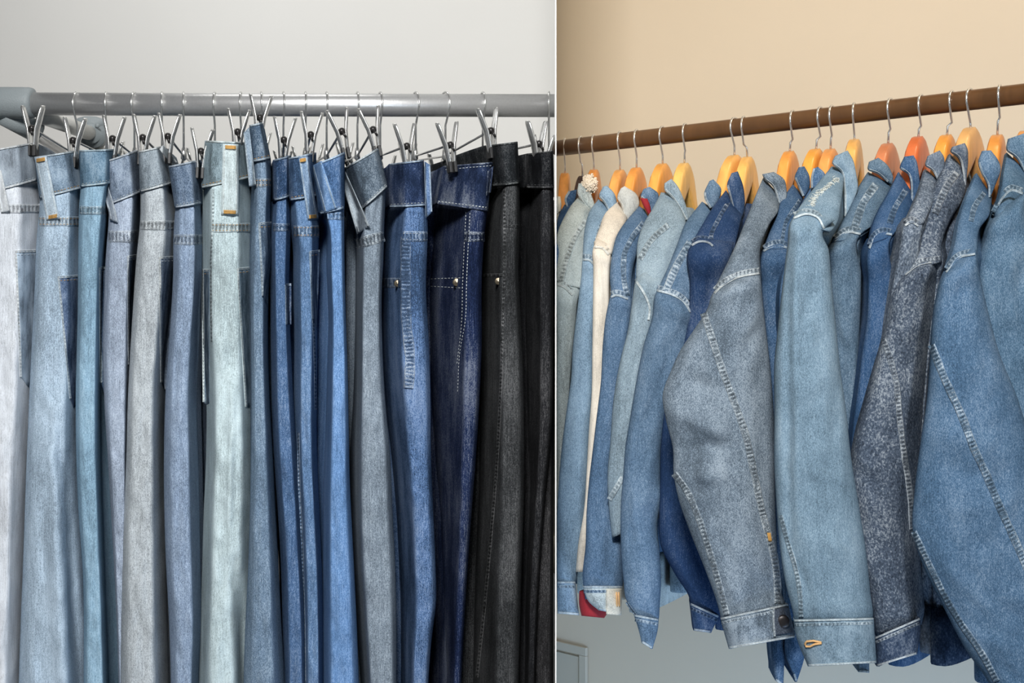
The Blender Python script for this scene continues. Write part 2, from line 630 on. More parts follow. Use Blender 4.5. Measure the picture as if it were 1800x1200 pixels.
# ------------------------------------------------------------------ steel rack (left)
RD = 2.0
RZ = EYE + (HY - 184.5) * RD / F
RR = 0.0171
t = thing('clothes_rack', 'brushed steel clothes rail with grey plastic corner fitting', 'clothes rack', (-0.85, RD, RZ))
xl = (55 - CX) * RD / F
mb = MB()
mb.tube([(xl - 0.03, RD, RZ + 0.002), (xl * 0.5, RD, RZ), (-0.002, RD, RZ - 0.001)], RR, 32)
mb.build('rail', STEEL, t)
mb = MB()
rr = 0.0236
mb.tube([(xl - 0.16, RD, RZ + 0.004), (xl - 0.012, RD, RZ + 0.003), (xl - 0.002, RD, RZ + 0.003), (xl + 0.003, RD, RZ + 0.003), (xl + 0.0045, RD, RZ + 0.003)], [rr, rr, rr * 0.99, rr * 0.93, rr * 0.76], 32)
mb.tube([(xl - 0.075, RD, RZ - 0.01), (xl - 0.075, RD, RZ - 0.07)], 0.021, 24)
mb.tube([(xl - 0.045, RD + 0.005, RZ - 0.012), (xl - 0.01, RD + 0.05, RZ - 0.034)], 0.017, 24)
mb.build('corner_fitting', PLASTIC, t)
mb = MB()
mb.tube([(xl - 0.075, RD, RZ - 0.06), (xl - 0.075, RD, 0.02)], 0.0165, 24)
mb.build('upright', TUBEW, t)
jd = 2.34
jw = np.array(W(163, 236, jd))
a0 = np.array(W(78, 205, RD + 0.03))
mb = MB()
mb.tube([tuple(a0), tuple(jw)], 0.0125, 24)
mb.build('brace_tube', TUBEW, t)
mb = MB()
mb.tube([W(18, 212, 2.05), W(110, 268, 2.3)], 0.007, 16)
mb.build('brace_tube', STEEL, t)
dirj = (jw - a0) / np.linalg.norm(jw - a0)
mb = MB()
mb.tube([tuple(jw - dirj * 0.03), tuple(jw - dirj * 0.012), tuple(jw - dirj * 0.010), tuple(jw + dirj * 0.02)], [0.016, 0.017, 0.024, 0.024], 28)
mb.sphere(W(158, 218, jd), (0.030, 0.018, 0.014))
mb.sphere(W(171, 221, jd - 0.03), (0.004, 0.004, 0.004))
mb.build('tube_joint', PLASTIC, t)
mb = MB()
mb.tube([tuple(jw + np.array((0.0, 0.02, 0))), (jw[0], jw[1] + 0.02, 0.02)], 0.013, 20)
mb.build('upright', TUBEW, t)

# ------------------------------------------------------------------ trouser hangers with clips
def make_clip(parent, c, u, h=0.058, name='clip', tilt=0.0, jaw=0.034):
    """two sprung levers crossing at a dark pivot; c = pivot point, u = hanger direction"""
    c = np.array(c, float)
    u3 = np.array([u[0], u[1], 0.0])
    lat = np.array([u[1], -u[0], 0.0])
    lat = lat * math.cos(tilt) + np.array([0, 0, 1.0]) * math.sin(tilt)
    up = np.array([0, 0, 1.0]) * math.cos(tilt) - np.array([u[1], -u[0], 0.0]) * math.sin(tilt)
    mb = MB()
    mb.tube([tuple(c - u3 * 0.009), tuple(c - u3 * 0.006), tuple(c + u3 * 0.006), tuple(c + u3 * 0.009)], [0.0026, 0.0046, 0.0046, 0.0026], 12)
    mb.tube([tuple(c - u3 * 0.010 - up * 0.002), tuple(c - u3 * 0.011 - up * 0.010 + lat * 0.003)], 0.0017, 8)
    root = mb.build('clip', SPRING, parent)
    for s in (-1, 1):
        prof = [(0.0127, 0.0312, 0.0020), (0.0126, 0.0306, 0.0042), (0.0124, 0.0292, 0.0060), (0.0118, 0.0268, 0.0072), (0.0095, 0.018, 0.0080), (0.0065, 0.006, 0.0085), (0.0048, 0.0, 0.0088), (0.0035, -0.012, 0.0082), (0.0022, -jaw + 0.008, 0.0075), (0.0018, -jaw, 0.0070)]
        rings = []
        for (x, z, hw) in prof:
            th = 0.0019
            dd = c + lat * (s * x) + up * z
            rg = []
            for k in range(12):
                a = 2 * math.pi * k / 12
                ca, sa = math.cos(a), math.sin(a)
                rg.append(dd + u3 * hw * np.sign(ca) * abs(ca)**0.7 + lat * (th * np.sign(sa) * abs(sa)**0.7 + s * 0.0018 * (1 - abs(ca)**2)))
            rings.append(rg)
        mb = MB()
        mb.grid(np.array(rings), True, s > 0, True)
        lv = mb.build('lever', CHROME, root)
        mb = MB()
        mb.box(c + lat * (s * 0.0034) - up * (jaw - 0.004), lat * 0.0021, u3 * 0.0082, up * 0.0075)
        mb.build('rubber_grip', RUBBER, root, False, 0.0008)
    return root


def hook_pts(cx, cy, cz, dirn, r, stem):
    """wire hook over a bar: tip behind, over the top, down the front, then in to the stem"""
    pts = []
    for k in range(0, 19):
        a = R(-25 + k * 12.2)                     # from the back over the top to the front
        pts.append((cx + dirn[0] * r * math.cos(a), cy + dirn[1] * r * math.cos(a), cz + r * math.sin(a)))
    e = pts[-1]
    sx, sy = cx - dirn[0] * 0.002, cy - dirn[1] * 0.002
    for k in (0.35, 0.75, 1.0):
        pts.append((e[0] + (sx - e[0]) * k, e[1] + (sy - e[1]) * k, e[2] + (cz - r - 0.012 - e[2]) * k))
    pts.append((sx, sy, cz - stem))
    return pts


# hook px on rail, clip pivot px (x, y), what it holds
CLIPS = [(137, 58, 226), (187, 130, 247), (237, 199, 244), (285, 252, 242), (323, 296, 240), (378, 354, 266), (424, 418, 232), (459, 457, 207), (498, 499, 246), (537, 546, 237), (574, 600, 231), (628, 655, 228), (668, 714, 257), (730, 790, 255), (782, 861, 230), (848, 945, 253), (965, 955, 276)]
JD = 1.80
DIRS = []
HLAB = ['chrome clip hanger at the left end gripping the near-white jeans', 'chrome clip hanger gripping the faded blue jeans with the broad slanting belt loop', 'chrome clip hanger gripping the slim aqua blue jeans', 'chrome clip hanger gripping the grey-blue jeans with the curled belt loop', 'chrome clip hanger gripping the pale greenish grey jeans', 'chrome clip hanger gripping the slate grey-blue jeans', 'chrome clip hanger gripping the pale teal jeans with the widest belt loop', 'chrome clip hanger behind the highest hung narrow waistband', 'chrome clip hanger gripping the narrow dark blue jeans', 'chrome clip hanger gripping the mid blue jeans with gold-tacked belt loop', 'chrome clip hanger gripping the bright blue jeans', 'chrome clip hanger gripping the grey jeans with the tilted waistband', 'chrome clip hanger gripping the dark-waisted jeans with a brass pocket rivet', 'chrome clip hanger gripping the navy jeans with white stitching', 'chrome clip hanger gripping the charcoal jeans', 'chrome clip hanger gripping the plain black jeans with a wide waistband', 'chrome hanger whose hook is the last on the rail before the white divider']
for i, (hx, kx, ky) in enumerate(CLIPS):
    hp = np.array(W(hx, 184.5, RD))
    cp = np.array(W(kx, ky, JD + (0.066 if i == 16 else 0.012)))
    u = (hp - cp)[:2]
    half = np.linalg.norm(u)
    u = u / half
    DIRS.append(u if i < 16 else np.array([-0.05, 0.9987]))
    bz = EYE + (HY - 274) * RD / F
    t = thing('clip_hanger', HLAB[i], 'hanger', (hp[0], hp[1], bz), 'chrome clip hangers on the steel rail')
    mb = MB()
    sway = random.Random(i).uniform(-0.15, 0.15)
    dirn = np.array([u[0] + sway * u[1], u[1] - sway * u[0]])
    dirn /= np.linalg.norm(dirn)
    mb.tube(hook_pts(hp[0], hp[1], RZ, dirn, RR + 0.0019, RZ - bz), 0.0016, 8)
    mb.build('hook', CHROME, t)
    mb = MB()
    c0 = np.array([hp[0], hp[1], bz])
    near = np.array([cp[0], cp[1], cp[2] + 0.0])
    far = np.array([hp[0] + u[0] * half, hp[1] + u[1] * half, cp[2]])
    if i == 16:
        far[0] = cp[0] - 0.004
    mb.tube([tuple(near), tuple(c0 * 0.9 + near * 0.1), tuple(c0), tuple(c0 * 0.9 + far * 0.1), tuple(far)], 0.0017, 8)
    mb.tube([tuple(c0 + np.array([0, 0, 0.012])), tuple(c0 + np.array([0, 0, 0.006])), tuple(c0 - np.array([0, 0, 0.004])), tuple(c0 - np.array([0, 0, 0.007]))], [0.0028, 0.004, 0.0045, 0.002], 10)
    mb.build('bar', CHROME, t)
    tl = {0: 0.0, 13: 0.12, 14: 0.12, 11: 0.2, 10: 0.2, 15: 0.05, 12: 0.08}.get(i, -0.05)
    make_clip(t, near, u, tilt=tl)
    make_clip(t, far, u)

# ------------------------------------------------------------------ jeans
JEANS = [
    dict(lb=0, rb=0.05, f1=0.3, f2=0.68, col=(200, 206, 214), lab='near-white bleached jeans at the left end of the steel rail', gr=0.35, fd=0.3, th='p',
         wb=((-40, 268), (62, 250), (-38, 343), (64, 317)),
         leg=[(-38, 343, 64, 317), (-42, 380, 70, 380), (-45, 440, 70, 440), (-45, 550, 66, 550), (-45, 670, 60, 670), (-48, 800, 52, 800), (-50, 1000, 43, 1000), (-50, 1200, 38, 1200)],
         loops=[((-12, 300), (2, 299), (2, 374), (17, 371))], band=(359, 374, 10, 70),
         pock=[((28, 441), (68, 440), (37, 662), (62, 672), 12, (150, 168, 186))]),
    dict(lb=0.01, rb=0.06, f1=0.12, f2=0.7, col=(156, 178, 198), lab='faded blue jeans with a broad slanting belt loop, second from the left', gr=0.9, fd=0.8, th='g', dx=-0.01,
         wb=((60, 276), (134, 265), (70, 348), (145, 330)),
         leg=[(70, 348, 145, 330), (68, 382, 143, 382), (66, 400, 143, 400), (60, 520, 143, 500), (52, 680, 141, 680), (47, 800, 140, 800), (40, 1000, 147, 1000), (36, 1100, 150, 1100), (33, 1200, 152, 1200)],
         loops=[((61, 277), (82, 274), (82, 387), (104, 384))], band=(381, 397, 69, 141), bart=1,
         pock=[((103, 486), (141, 484), (124, 700), (134, 712), 10, (78, 100, 132))],
         folds=[(92, 760, 116, 1260, 14, 0.014), (112, 800, 140, 1260, 11, -0.022)]),
    dict(lb=0.01, rb=0.06, f1=0.15, f2=0.74, col=(126, 162, 186), lab='slim aqua blue jeans, third from the left', gr=0.7, fd=0.7, th='p', dx=-0.014,
         wb=((139, 264), (202, 262), (142, 328), (200, 321)),
         leg=[(142, 328, 200, 321), (139, 362, 192, 362), (138, 400, 188, 400), (137, 480, 182, 480), (136, 560, 179, 560), (134, 640, 178, 640), (133, 700, 177, 700), (134, 800, 178, 800), (138, 900, 181, 900), (145, 1000, 184, 1000), (147, 1200, 191, 1200)],
         loops=[], band=(362, 377, 140, 188), pock=[((176, 470), (186, 470), (178, 672), (182, 690), 0, (60, 84, 112))]),
    dict(lb=0.01, rb=0.08, f1=0.15, f2=0.72, col=(150, 164, 184), lab='grey-blue jeans with a curled, twisted belt loop, fourth from the left', gr=0.9, fd=0.6, th='p',
         wb=((182, 284), (243, 264), (192, 359), (249, 337)),
         leg=[(192, 359, 249, 337), (190, 400, 246, 400), (186, 450, 243, 450), (183, 520, 238, 520), (181, 600, 236, 600), (183, 700, 233, 700), (189, 800, 230, 800), (195, 900, 228, 900), (203, 1050, 226, 1050), (208, 1200, 226, 1200)],
         loops=[((178, 292), (188, 285), (189, 386), (203, 391))], band=(405, 426, 191, 243), curl=-4,
         pock=[((225, 450), (242, 448), (227, 640), (236, 640), 0, (70, 88, 112))]),
    dict(lb=0.01, rb=0.08, f1=0.15, f2=0.68, col=(166, 174, 180), lab='pale greenish grey jeans with a slim back pocket, fifth from the left', gr=0.9, fd=0.5, th='p', dx=-0.012,
         wb=((243, 266), (290, 256), (247, 337), (303, 322)),
         leg=[(247, 337, 303, 322), (246, 390, 310, 392), (240, 450, 309, 450), (233, 550, 300, 550), (227, 650, 290, 650), (224, 720, 288, 720), (222, 800, 288, 800), (216, 950, 291, 950), (213, 1100, 294, 1100), (212, 1200, 297, 1200)],
         loops=[((280, 262), (287, 255), (299, 285), (312, 286))], band=(388, 404, 247, 307), pock=[((281, 452), (308, 451), (284, 672), (294, 682), 8, (84, 98, 116))]),
    dict(lb=0.015, rb=0.08, f1=0.2, f2=0.7, col=(124, 144, 170), lab='slate grey-blue jeans, sixth from the left', gr=1.0, fd=0.5, th='p', dx=-0.006,
         wb=((296, 292), (352, 281), (308, 365), (354, 357)),
         leg=[(308, 365, 354, 357), (305, 412, 357, 412), (304, 480, 356, 480), (298, 590, 350, 590), (291, 690, 346, 690), (288, 800, 349, 800), (290, 950, 352, 950), (298, 1120, 354, 1120), (300, 1200, 350, 1200)],
         loops=[], band=(412, 430, 306, 356), pock=[]),
    dict(lb=0.08, rb=0.07, f1=0.2, f2=0.72, col=(174, 193, 198), lab='pale teal jeans with the widest belt loop, left of the highest waistband', gr=0.7, fd=1.0, th='g', dx=-0.004,
         wb=((360, 247), (432, 250), (354, 330), (440, 312)),
         leg=[(354, 330, 440, 312), (354, 400, 443, 400), (355, 470, 444, 470), (356, 560, 444, 560), (360, 640, 445, 640), (363, 720, 446, 720), (362, 800, 448, 800), (358, 900, 448, 900), (355, 1000, 446, 1000), (349, 1200, 440, 1200)],
         loops=[((392, 253), (419, 254), (389, 377), (419, 378))], bart=1, band=(392, 408, 373, 441),
         pock=[((418, 472), (442, 470), (433, 715), (444, 700), 8, (96, 118, 134)), ((356, 474), (368, 474), (358, 706), (368, 708), 4, (78, 98, 116))],
         seams=[([(375, 333), (374, 395), (371, 450), (371, 540), (372, 600)], 4)],
         folds=[(408, 640, 402, 1010, 5, 0.006), (418, 990, 428, 1260, 11, -0.035)]),
    dict(lb=0.01, rb=0.05, f1=0.2, f2=0.72, col=(98, 122, 146), lab='narrow grey-blue jeans hung highest, near the middle of the steel rail', gr=1.0, fd=0.5, th='g', dx=-0.02,
         wb=((438, 220), (463, 215), (445, 284), (475, 278)),
         leg=[(445, 284, 475, 278), (447, 320, 477, 314), (444, 380, 475, 380), (441, 440, 477, 440), (440, 520, 471, 520), (441, 600, 470, 600), (442, 700, 473, 700), (441, 800, 479, 800), (439, 900, 484, 900), (436, 1000, 490, 1000), (431, 1100, 495, 1100), (428, 1200, 501, 1200)],
         loops=[((428, 234), (438, 224), (438, 328), (450, 325))], band=(314, 328, 449, 476), pock=[((456, 392), (477, 391), (462, 520), (471, 540), 0, (72, 92, 114))]),
    dict(lb=0.03, rb=0.04, f1=0.2, f2=0.75, col=(66, 98, 138), lab='narrow dark blue jeans right of the highest waistband', gr=0.9, fd=0.5, th='t', dx=-0.002,
         wb=((480, 281), (512, 273), (482, 352), (510, 345)),
         leg=[(482, 352, 510, 345), (478, 400, 511, 400), (479, 500, 508, 500), (480, 600, 511, 600), (481, 700, 516, 700), (485, 800, 522, 800), (492, 900, 528, 900), (498, 1000, 533, 1000), (500, 1100, 538, 1100), (502, 1200, 540, 1200)],
         loops=[], band=(393, 406, 480, 509), pock=[((503, 500), (512, 499), (504, 570), (512, 570), 0, (44, 66, 98))]),
    dict(lb=0.03, rb=0.07, f1=0.2, f2=0.7, col=(82, 116, 156), lab='mid blue jeans with a gold-tacked slanting belt loop and an open side seam', gr=0.9, fd=0.6, th='g', dx=-0.008,
         wb=((505, 278), (556, 268), (510, 352), (556, 344)),
         leg=[(510, 352, 556, 344), (514, 400, 561, 396), (519, 430, 560, 430), (521, 500, 558, 500), (523, 600, 558, 600), (522, 700, 557, 700), (524, 800, 557, 800), (529, 900, 561, 900), (533, 1000, 566, 1000), (535, 1200, 570, 1200)],
         loops=[((525, 277), (540, 275), (541, 386), (560, 385))], bart=1, band=(397, 416, 516, 561), pock=[((545, 442), (562, 440), (550, 560), (557, 580), 0, (70, 92, 122))],
         seams=[([(547, 470), (550, 540), (554, 640), (555, 720)], 4), ([(524, 760), (526, 860), (531, 960), (534, 1080), (536, 1230)], 4)]),
    dict(lb=0.12, rb=0.02, f1=0.28, f2=0.85, col=(88, 130, 180), lab='bright blue jeans with a blue belt loop, left of the tilted grey pair', gr=0.8, fd=0.5, th='t', dx=-0.012,
         wb=((548, 291), (606, 268), (562, 376), (605, 366)),
         leg=[(562, 376, 605, 366), (570, 400, 605, 400), (574, 480, 606, 480), (577, 560, 608, 560), (575, 650, 611, 650), (572, 750, 613, 750), (568, 850, 615, 850), (566, 950, 620, 950), (564, 1050, 625, 1050), (562, 1200, 631, 1200)],
         loops=[((548, 292), (565, 283), (570, 374), (593, 366))], band=(373, 386, 566, 605), pock=[]),
    dict(lb=0.17, rb=0.02, f1=0.30, f2=0.88, col=(114, 128, 142), lab='grey jeans with a tilted waistband and a frayed hanging belt loop', gr=1.0, fd=0.6, th='p', dx=-0.012,
         wb=((601, 297), (665, 261), (629, 372), (681, 328)),
         leg=[(629, 372, 678, 330), (624, 425, 675, 411), (625, 450, 674, 450), (625, 520, 671, 520), (624, 600, 672, 600), (621, 700, 677, 700), (615, 800, 686, 800), (615, 900, 690, 900), (618, 1000, 695, 1000), (626, 1100, 697, 1100), (634, 1200, 697, 1200)],
         loops=[((597, 306), (606, 299), (628, 411), (650, 397))], band=(420, 438, 625, 675), bslope=-14, pock=[]),
    dict(lb=0.17, rb=0.01, f1=0.46, f2=0.9, col=(72, 104, 148), lab='dark-waisted blue jeans with a brass pocket rivet and a puckered side seam', gr=0.9, fd=1.3, th='w', dark=0.3,
         wb=((684, 288), (745, 281), (684, 364), (749, 361)), wcol=(40, 58, 92),
         leg=[(684, 364, 749, 361), (676, 400, 752, 400), (670, 440, 751, 440), (668, 500, 749, 500), (670, 600, 754, 600), (676, 700, 757, 700), (688, 800, 758, 800), (697, 900, 762, 900), (702, 1000, 766, 1000), (704, 1050, 767, 1050), (705, 1130, 758, 1130), (705, 1200, 753, 1200)],
         loops=[((746, 284), (756, 290), (748, 384), (760, 372))], band=(407, 424, 708, 751), pock=[],
         seams=[([(713, 416), (713, 480), (714, 560), (721, 640), (718, 682)], 17), ([(672, 497), (708, 497)], 16)], riv=[(699, 498, 6.5)]),
    dict(lb=0.19, rb=0.01, f1=0.7, f2=0.93, col=(30, 44, 78), lab='dark navy jeans with white stitching, a gaping waistband and a silver rivet', gr=0.7, fd=1.0, th='w', dark=0.35,
         wb=((779, 292), (866, 285), (768, 358), (857, 370)), wcol=(34, 48, 78),
         leg=[(768, 358, 857, 370), (762, 420, 851, 420), (756, 500, 847, 500), (756, 600, 847, 600), (758, 700, 843, 700), (762, 800, 837, 800), (768, 900, 829, 900), (770, 1000, 822, 1000), (770, 1100, 816, 1100), (770, 1200, 811, 1200)],
         loops=[((858, 300), (867, 292), (855, 345), (862, 338))], band=(408, 424, 816, 852), pock=[], stit=[[(826, 374), (823, 430), (820, 500), (818, 560), (808, 620), (804, 690)], [(819, 372), (816, 430), (813, 500), (811, 570), (803, 640)], [(757, 490), (812, 488)], [(757, 503), (812, 506)], [(783, 298), (864, 291)], [(770, 354), (855, 364)]], riv=[(803, 496, 7.5)]),
    dict(lb=0.15, rb=0.015, f1=0.52, f2=0.9, col=(52, 54, 56), lab='charcoal black jeans with a dull pocket rivet and a frayed side seam', gr=0.8, fd=0.8, th='d', dx=-0.004, dark=0.35,
         wb=((850, 256), (910, 249), (864, 327), (913, 322)),
         leg=[(864, 327, 913, 322), (848, 400, 914, 400), (846, 480, 912, 480), (845, 560, 916, 560), (844, 650, 920, 650), (843, 750, 922, 750), (842, 850, 922, 850), (838, 950, 919, 950), (834, 1050, 916, 1050), (832, 1200, 912, 1200)],
         loops=[], band=(396, 398, 888, 912), pock=[], seams=[([(886, 330), (887, 420), (884, 560), (879, 700), (874, 800), (862, 950), (850, 1080), (838, 1190)], 5), ([(848, 484), (884, 483)], 5)], riv=[(876, 494, 6.5)]),
    dict(lb=0.13, rb=0.01, f1=0.6, f2=0.9, col=(34, 35, 38), lab='plain black jeans beside the white divider panel', gr=0.6, fd=0.6, th='d', dark=0.4,
         wb=((925, 270), (973, 265), (925, 330), (973, 330)),
         leg=[(925, 330, 973, 330), (920, 420, 973, 420), (919, 600, 973, 600), (921, 750, 970, 750), (920, 900, 956, 900), (915, 1000, 949, 1000), (912, 1200, 941, 1200)],
         loops=[], band=None, pock=[]),
]
JEANS[15]['lab'] = 'plain black jeans with a wide waistband, second from the white divider'
JEANS.append(dict(lb=0.02, rb=0.02, f1=0.3, f2=0.85, col=(46, 46, 48), lab='faded black jeans pressed against the white divider, mostly behind the other black pair', gr=0.7, fd=0.8, th='d', dark=0.4, dx=0.055,
                  wb=((938, 296), (973, 292), (938, 345), (973, 345)),
                  leg=[(938, 345, 973, 345), (940, 420, 973, 420), (944, 600, 973, 600), (942, 750, 973, 750), (936, 900, 973, 900), (932, 1000, 973, 1000), (930, 1200, 973, 1200)],
                  loops=[], band=None, pock=[]))
THREAD = {'p': PALE, 'g': GOLD, 't': GREYT, 'w': PALE, 'd': DARKT}
SINK = 0.30                                        # the legs run on below the picture


def extend(rows, upto):
    a = rows[-1]
    return rows + [(a[0] - 1, upto, a[2] + 1, upto)]


for i, J in enumerate(JEANS):
    u = DIRS[i]
    d = JD + J.get('dx', 0) + (0.004 if i % 2 else 0)
    TL, TR, BL, BR = J['wb']
    lb, rb, f1, f2 = J['lb'], J['rb'], J['f1'], J['f2']
    fp = min(0.75, max(0.3, (f1 + f2) / 2))
    base = W((TL[0] + TR[0]) / 2, 1560, d + 0.19)
    root = thing('jeans', J['lab'], 'jeans', base, 'jeans clipped along the steel rail')
    nm = 'jeans_denim_%s' % 'abcdefghijklmnopq'[i]
    col = J['col']
    m_main = denim(nm, col, J['fd'], J['gr'], 0.9, dark=J.get('dark', 0.55))
    wc = tone(col, 0.76)
    m_band = denim(nm + '_waist', J.get('wcol', (wc[0] * 0.92, wc[1] * 0.97, min(255, wc[2] * 1.01))), 0.9 + 0.5 * J['fd'], J['gr'], 0.6, dark=0.42, fscale=22)
    m_edge = denim(nm + '_edge', tone(col, 0.9, 0.45 if max(col) > 90 else 0.12), 0.8, 0.5, 0.3, ladder=0.3, dark=0.6, lightmix=0.9)
    m_seam = denim(nm + '_seam', tone(col, 0.84, 0.08), 0.8, J['gr'], 0.4, ladder=1.0, dark=0.4, lightmix=0.8)
    m_loop = denim(nm + '_loop', tone(col, 0.95, 0.22 if i not in (8, 10, 12, 13) else 0.05), 0.8, J['gr'], 0.8, dark=0.6, fscale=30)
    leg = Loft(extend(J['leg'], 1545), d, n=0.022, fp=fp, lb=lb, rb=rb, f1=f1, f2=f2, amp=0.0055, seed=i + 1, folds=J.get('folds', ()))
    L1 = 0.19
    mb = MB()
    mb.grid(leg.ring_jeans(u, L1, 0.034), True, False, True)
    mb.build('leg', m_main, root)
    # far leg
    cen = Wa((leg.R[:, 0] + leg.R[:, 2]) / 2, (leg.R[:, 1] + leg.R[:, 3]) / 2, leg.R[:, 4])
    u3 = np.array([u[0], u[1], 0])
    lat = np.array([u[1], -u[0], 0])
    rings = []
    for k, c in enumerate(cen[::3]):
        q = c + u3 * 0.285
        rings.append([q + u3 * 0.085 * math.cos(a) + lat * 0.019 * math.sin(a) for a in np.linspace(0, 2 * math.pi, 20, endpoint=False)])
    mb = MB()
    mb.grid(np.array(rings), True, True, True)
    mb.build('leg', m_main, root)
    # waistband, open at the top
    wl = Loft([(TL[0], TL[1], TR[0], TR[1]), ((TL[0] + BL[0]) / 2 - 0.5, (TL[1] + BL[1]) / 2, (TR[0] + BR[0]) / 2 + 0.5, (TR[1] + BR[1]) / 2), (BL[0] - 1, BL[1] + 1, BR[0] + 1, BR[1] + 1)], d - 0.003, n=0.020, fp=fp, lb=lb * 0.35, rb=rb * 0.7, f1=f1, f2=f2, amp=0.006, seed=i + 1, step=5)
    mb = MB()
    shell(mb, wl.ring_jeans(u, 0.37, 0.024), 0.0028)
    mb.build('waistband', m_band, root)
    # seams
    seam_line(wl, [(BL[0] + 1, BL[1] - 1.5), ((BL[0] + BR[0]) / 2, (BL[1] + BR[1]) / 2 - 1), (BR[0] - 1, BR[1] - 1.5)], 3.0, 0.0022, 0.08, i, m_edge, root)
    seam_line(wl, [(TL[0] + 1, TL[1] + 1.2), ((TL[0] + TR[0]) / 2, (TL[1] + TR[1]) / 2 + 1.2), (TR[0] - 1, TR[1] + 1.2)], 2.6, 0.0018, 0.08, i, m_edge, root)
    th = THREAD[J['th']]
    if J['band']:
        y0, y1, x0, x1 = J['band']
        sl = J.get('bslope', 0)
        seam_line(leg, [(x0, (y0 + y1) / 2), ((x0 + x1) / 2, (y0 + y1) / 2 + sl / 2), (x1, (y0 + y1) / 2 + sl)], y1 - y0, 0.0018, 0.3, i, m_seam, root)
        for yy in (y0 + 3, y1 - 3):
            stitch_line(leg, [(x0, yy), ((x0 + x1) / 2, yy + sl / 2), (x1, yy + sl)], th, root, lift=0.0014)
    for (pts, w) in J.get('seams', []):
        seam_line(leg, pts, w, 0.0016 if w < 8 else 0.0024, 0.45, i, m_seam, root)
    stitch_line(wl, [(BL[0] + 2, BL[1] - 5), (BR[0] - 2, BR[1] - 5)], th, root, lift=0.0004)
    for pts in J.get('stit', []):
        stitch_line(wl if pts[0][1] < 360 and pts[-1][1] < 372 else leg, pts, th, root, w=1.2, lift=0.0006)
    for k, (a, b_, c, e, pt, pc) in enumerate(J['pock']):
        mb = MB()
        patch(mb, leg, a, b_, c, e, 0.0022, point=pt)
        po = mb.build('pocket', denim(nm + '_pocket%d' % k, pc, 1.4, J['gr'], 0.6, dark=0.5, fscale=35), root)
        mb = MB()
        ribbon(mb, leg, [(a[0], a[1]), ((a[0] + c[0]) / 2, (a[1] + c[1]) / 2), (c[0], c[1])], 3.6, 0.0036, 0.2, i + k)
        ribbon(mb, leg, [(a[0], a[1] + 1), (b_[0], b_[1] + 1)], 4.0, 0.0034, 0.2, i + k)
        mb.build('pocket_edge', m_edge, po, attr=True)
        stitch_line(leg, [(a[0] + 3, a[1] + 7), (b_[0] - 2, b_[1] + 7)], th, po, lift=0.0022)
    class _Both:                                    # whichever of waistband and hip stands further forward
        def dep(s, X, Y): return np.minimum(wl.dep(X, Y), leg.dep(X, Y))
    both = _Both()
    for (a, b_, c, e) in J['loops']:
        mb = MB()
        patch(mb, both, a, b_, c, e, 0.003, nx=7, ny=26, arch=0.006, wav=J.get('curl', 0))
        lo = mb.build('belt_loop', m_loop, root)
        mb = MB()
        for fr in (0.12, 0.88):
            p0 = (a[0] + (b_[0] - a[0]) * fr, a[1] + (b_[1] - a[1]) * fr)
            p1 = (c[0] + (e[0] - c[0]) * fr, c[1] + (e[1] - c[1]) * fr)
            cu = J.get('curl', 0)
            q = [(p0[0] + (p1[0] - p0[0]) * s + cu * math.sin(s * 5.0), p0[1] + (p1[1] - p0[1]) * s) for s in np.linspace(0.02, 0.98, 12)]
            class _A:                               # height of the arched loop over the waistband
                def __init__(s, a_, c_): s.y0, s.y1 = a_, c_
                def dep(s, X, Y):
                    v = np.clip((Y - s.y0) / (s.y1 - s.y0), 0, 1)
                    return both.dep(X, Y) - 0.003 - 0.006 * np.sin(np.pi * v)**0.7
            ribbon(mb, _A(a[1], c[1]), q, 2.6, 0.0012, 0.2, i)
        mb.build('loop_edge', m_edge, lo, attr=True)
        if J.get('bart'):
            mb = MB()
            for (p, q) in ((a, b_), (c, e)):
                sg = 1 if p is a else -1
                for k in range(5):
                    yy = sg * (2.5 + k * 1.3)
                    x0, x1 = p[0] + (q[0] - p[0]) * 0.14, p[0] + (q[0] - p[0]) * 0.86
                    class _B:
                        def dep(s, X, Y): return both.dep(X, Y) - 0.0048 - 0.003 * (abs(yy) / 8)
                    stitch(mb, _B(), [(x0, p[1] + yy), (x1, q[1] + yy)], ln=abs(x1 - x0) - 0.5, w=1.2)
            mb.build('bartack', GOLD, lo)
    for (x, y, r) in J.get('riv', []):
        dd = float(leg.dep(np.array([x]), np.array([y]))[0]) - 0.003
        c = W(x, y, dd)
        rr_ = r * dd / F
        mb = MB()
        mb.tube([(c[0], c[1] + 0.003, c[2]), (c[0], c[1] - 0.0005, c[2]), (c[0], c[1] - 0.0015, c[2]), (c[0], c[1] - 0.0012, c[2]), (c[0], c[1] - 0.0024, c[2])], [rr_, rr_, rr_ * 0.85, rr_ * 0.5, rr_ * 0.3], 20)
        mb.build('rivet', BRASS, root)

# ------------------------------------------------------------------ wooden rod (right)
t = thing('hanging_rod', 'brown wooden hanging rod carrying the denim jackets', 'rod', tuple(np.array([0, DL, RODZ])))
RODR = 0.0135
mb = MB()
p0 = np.array([0.0, DL, RODZ]) + rdir * 0.003
p1 = p0 + rdir * 1.25
mb.tube([tuple(p0 + (p1 - p0) * k) for k in np.linspace(0, 1, 12)], RODR, 28)
mb.build('rod', woodmat('dark_rod_wood', (94, 64, 38), 0.36, 0.6), t)
mb = MB()
e = p0 + rdir * 1.22
mb.tube([tuple(e), tuple(e + rnor * (RW - 0.01))], 0.012, 16)
mb.box(e + rnor * (RW - 0.005), rdir * 0.03, rnor * 0.005, (0, 0, 0.05))
mb.build('wall_bracket', plain('bracket_metal', (60, 55, 50), 0.5, 0.6), t)

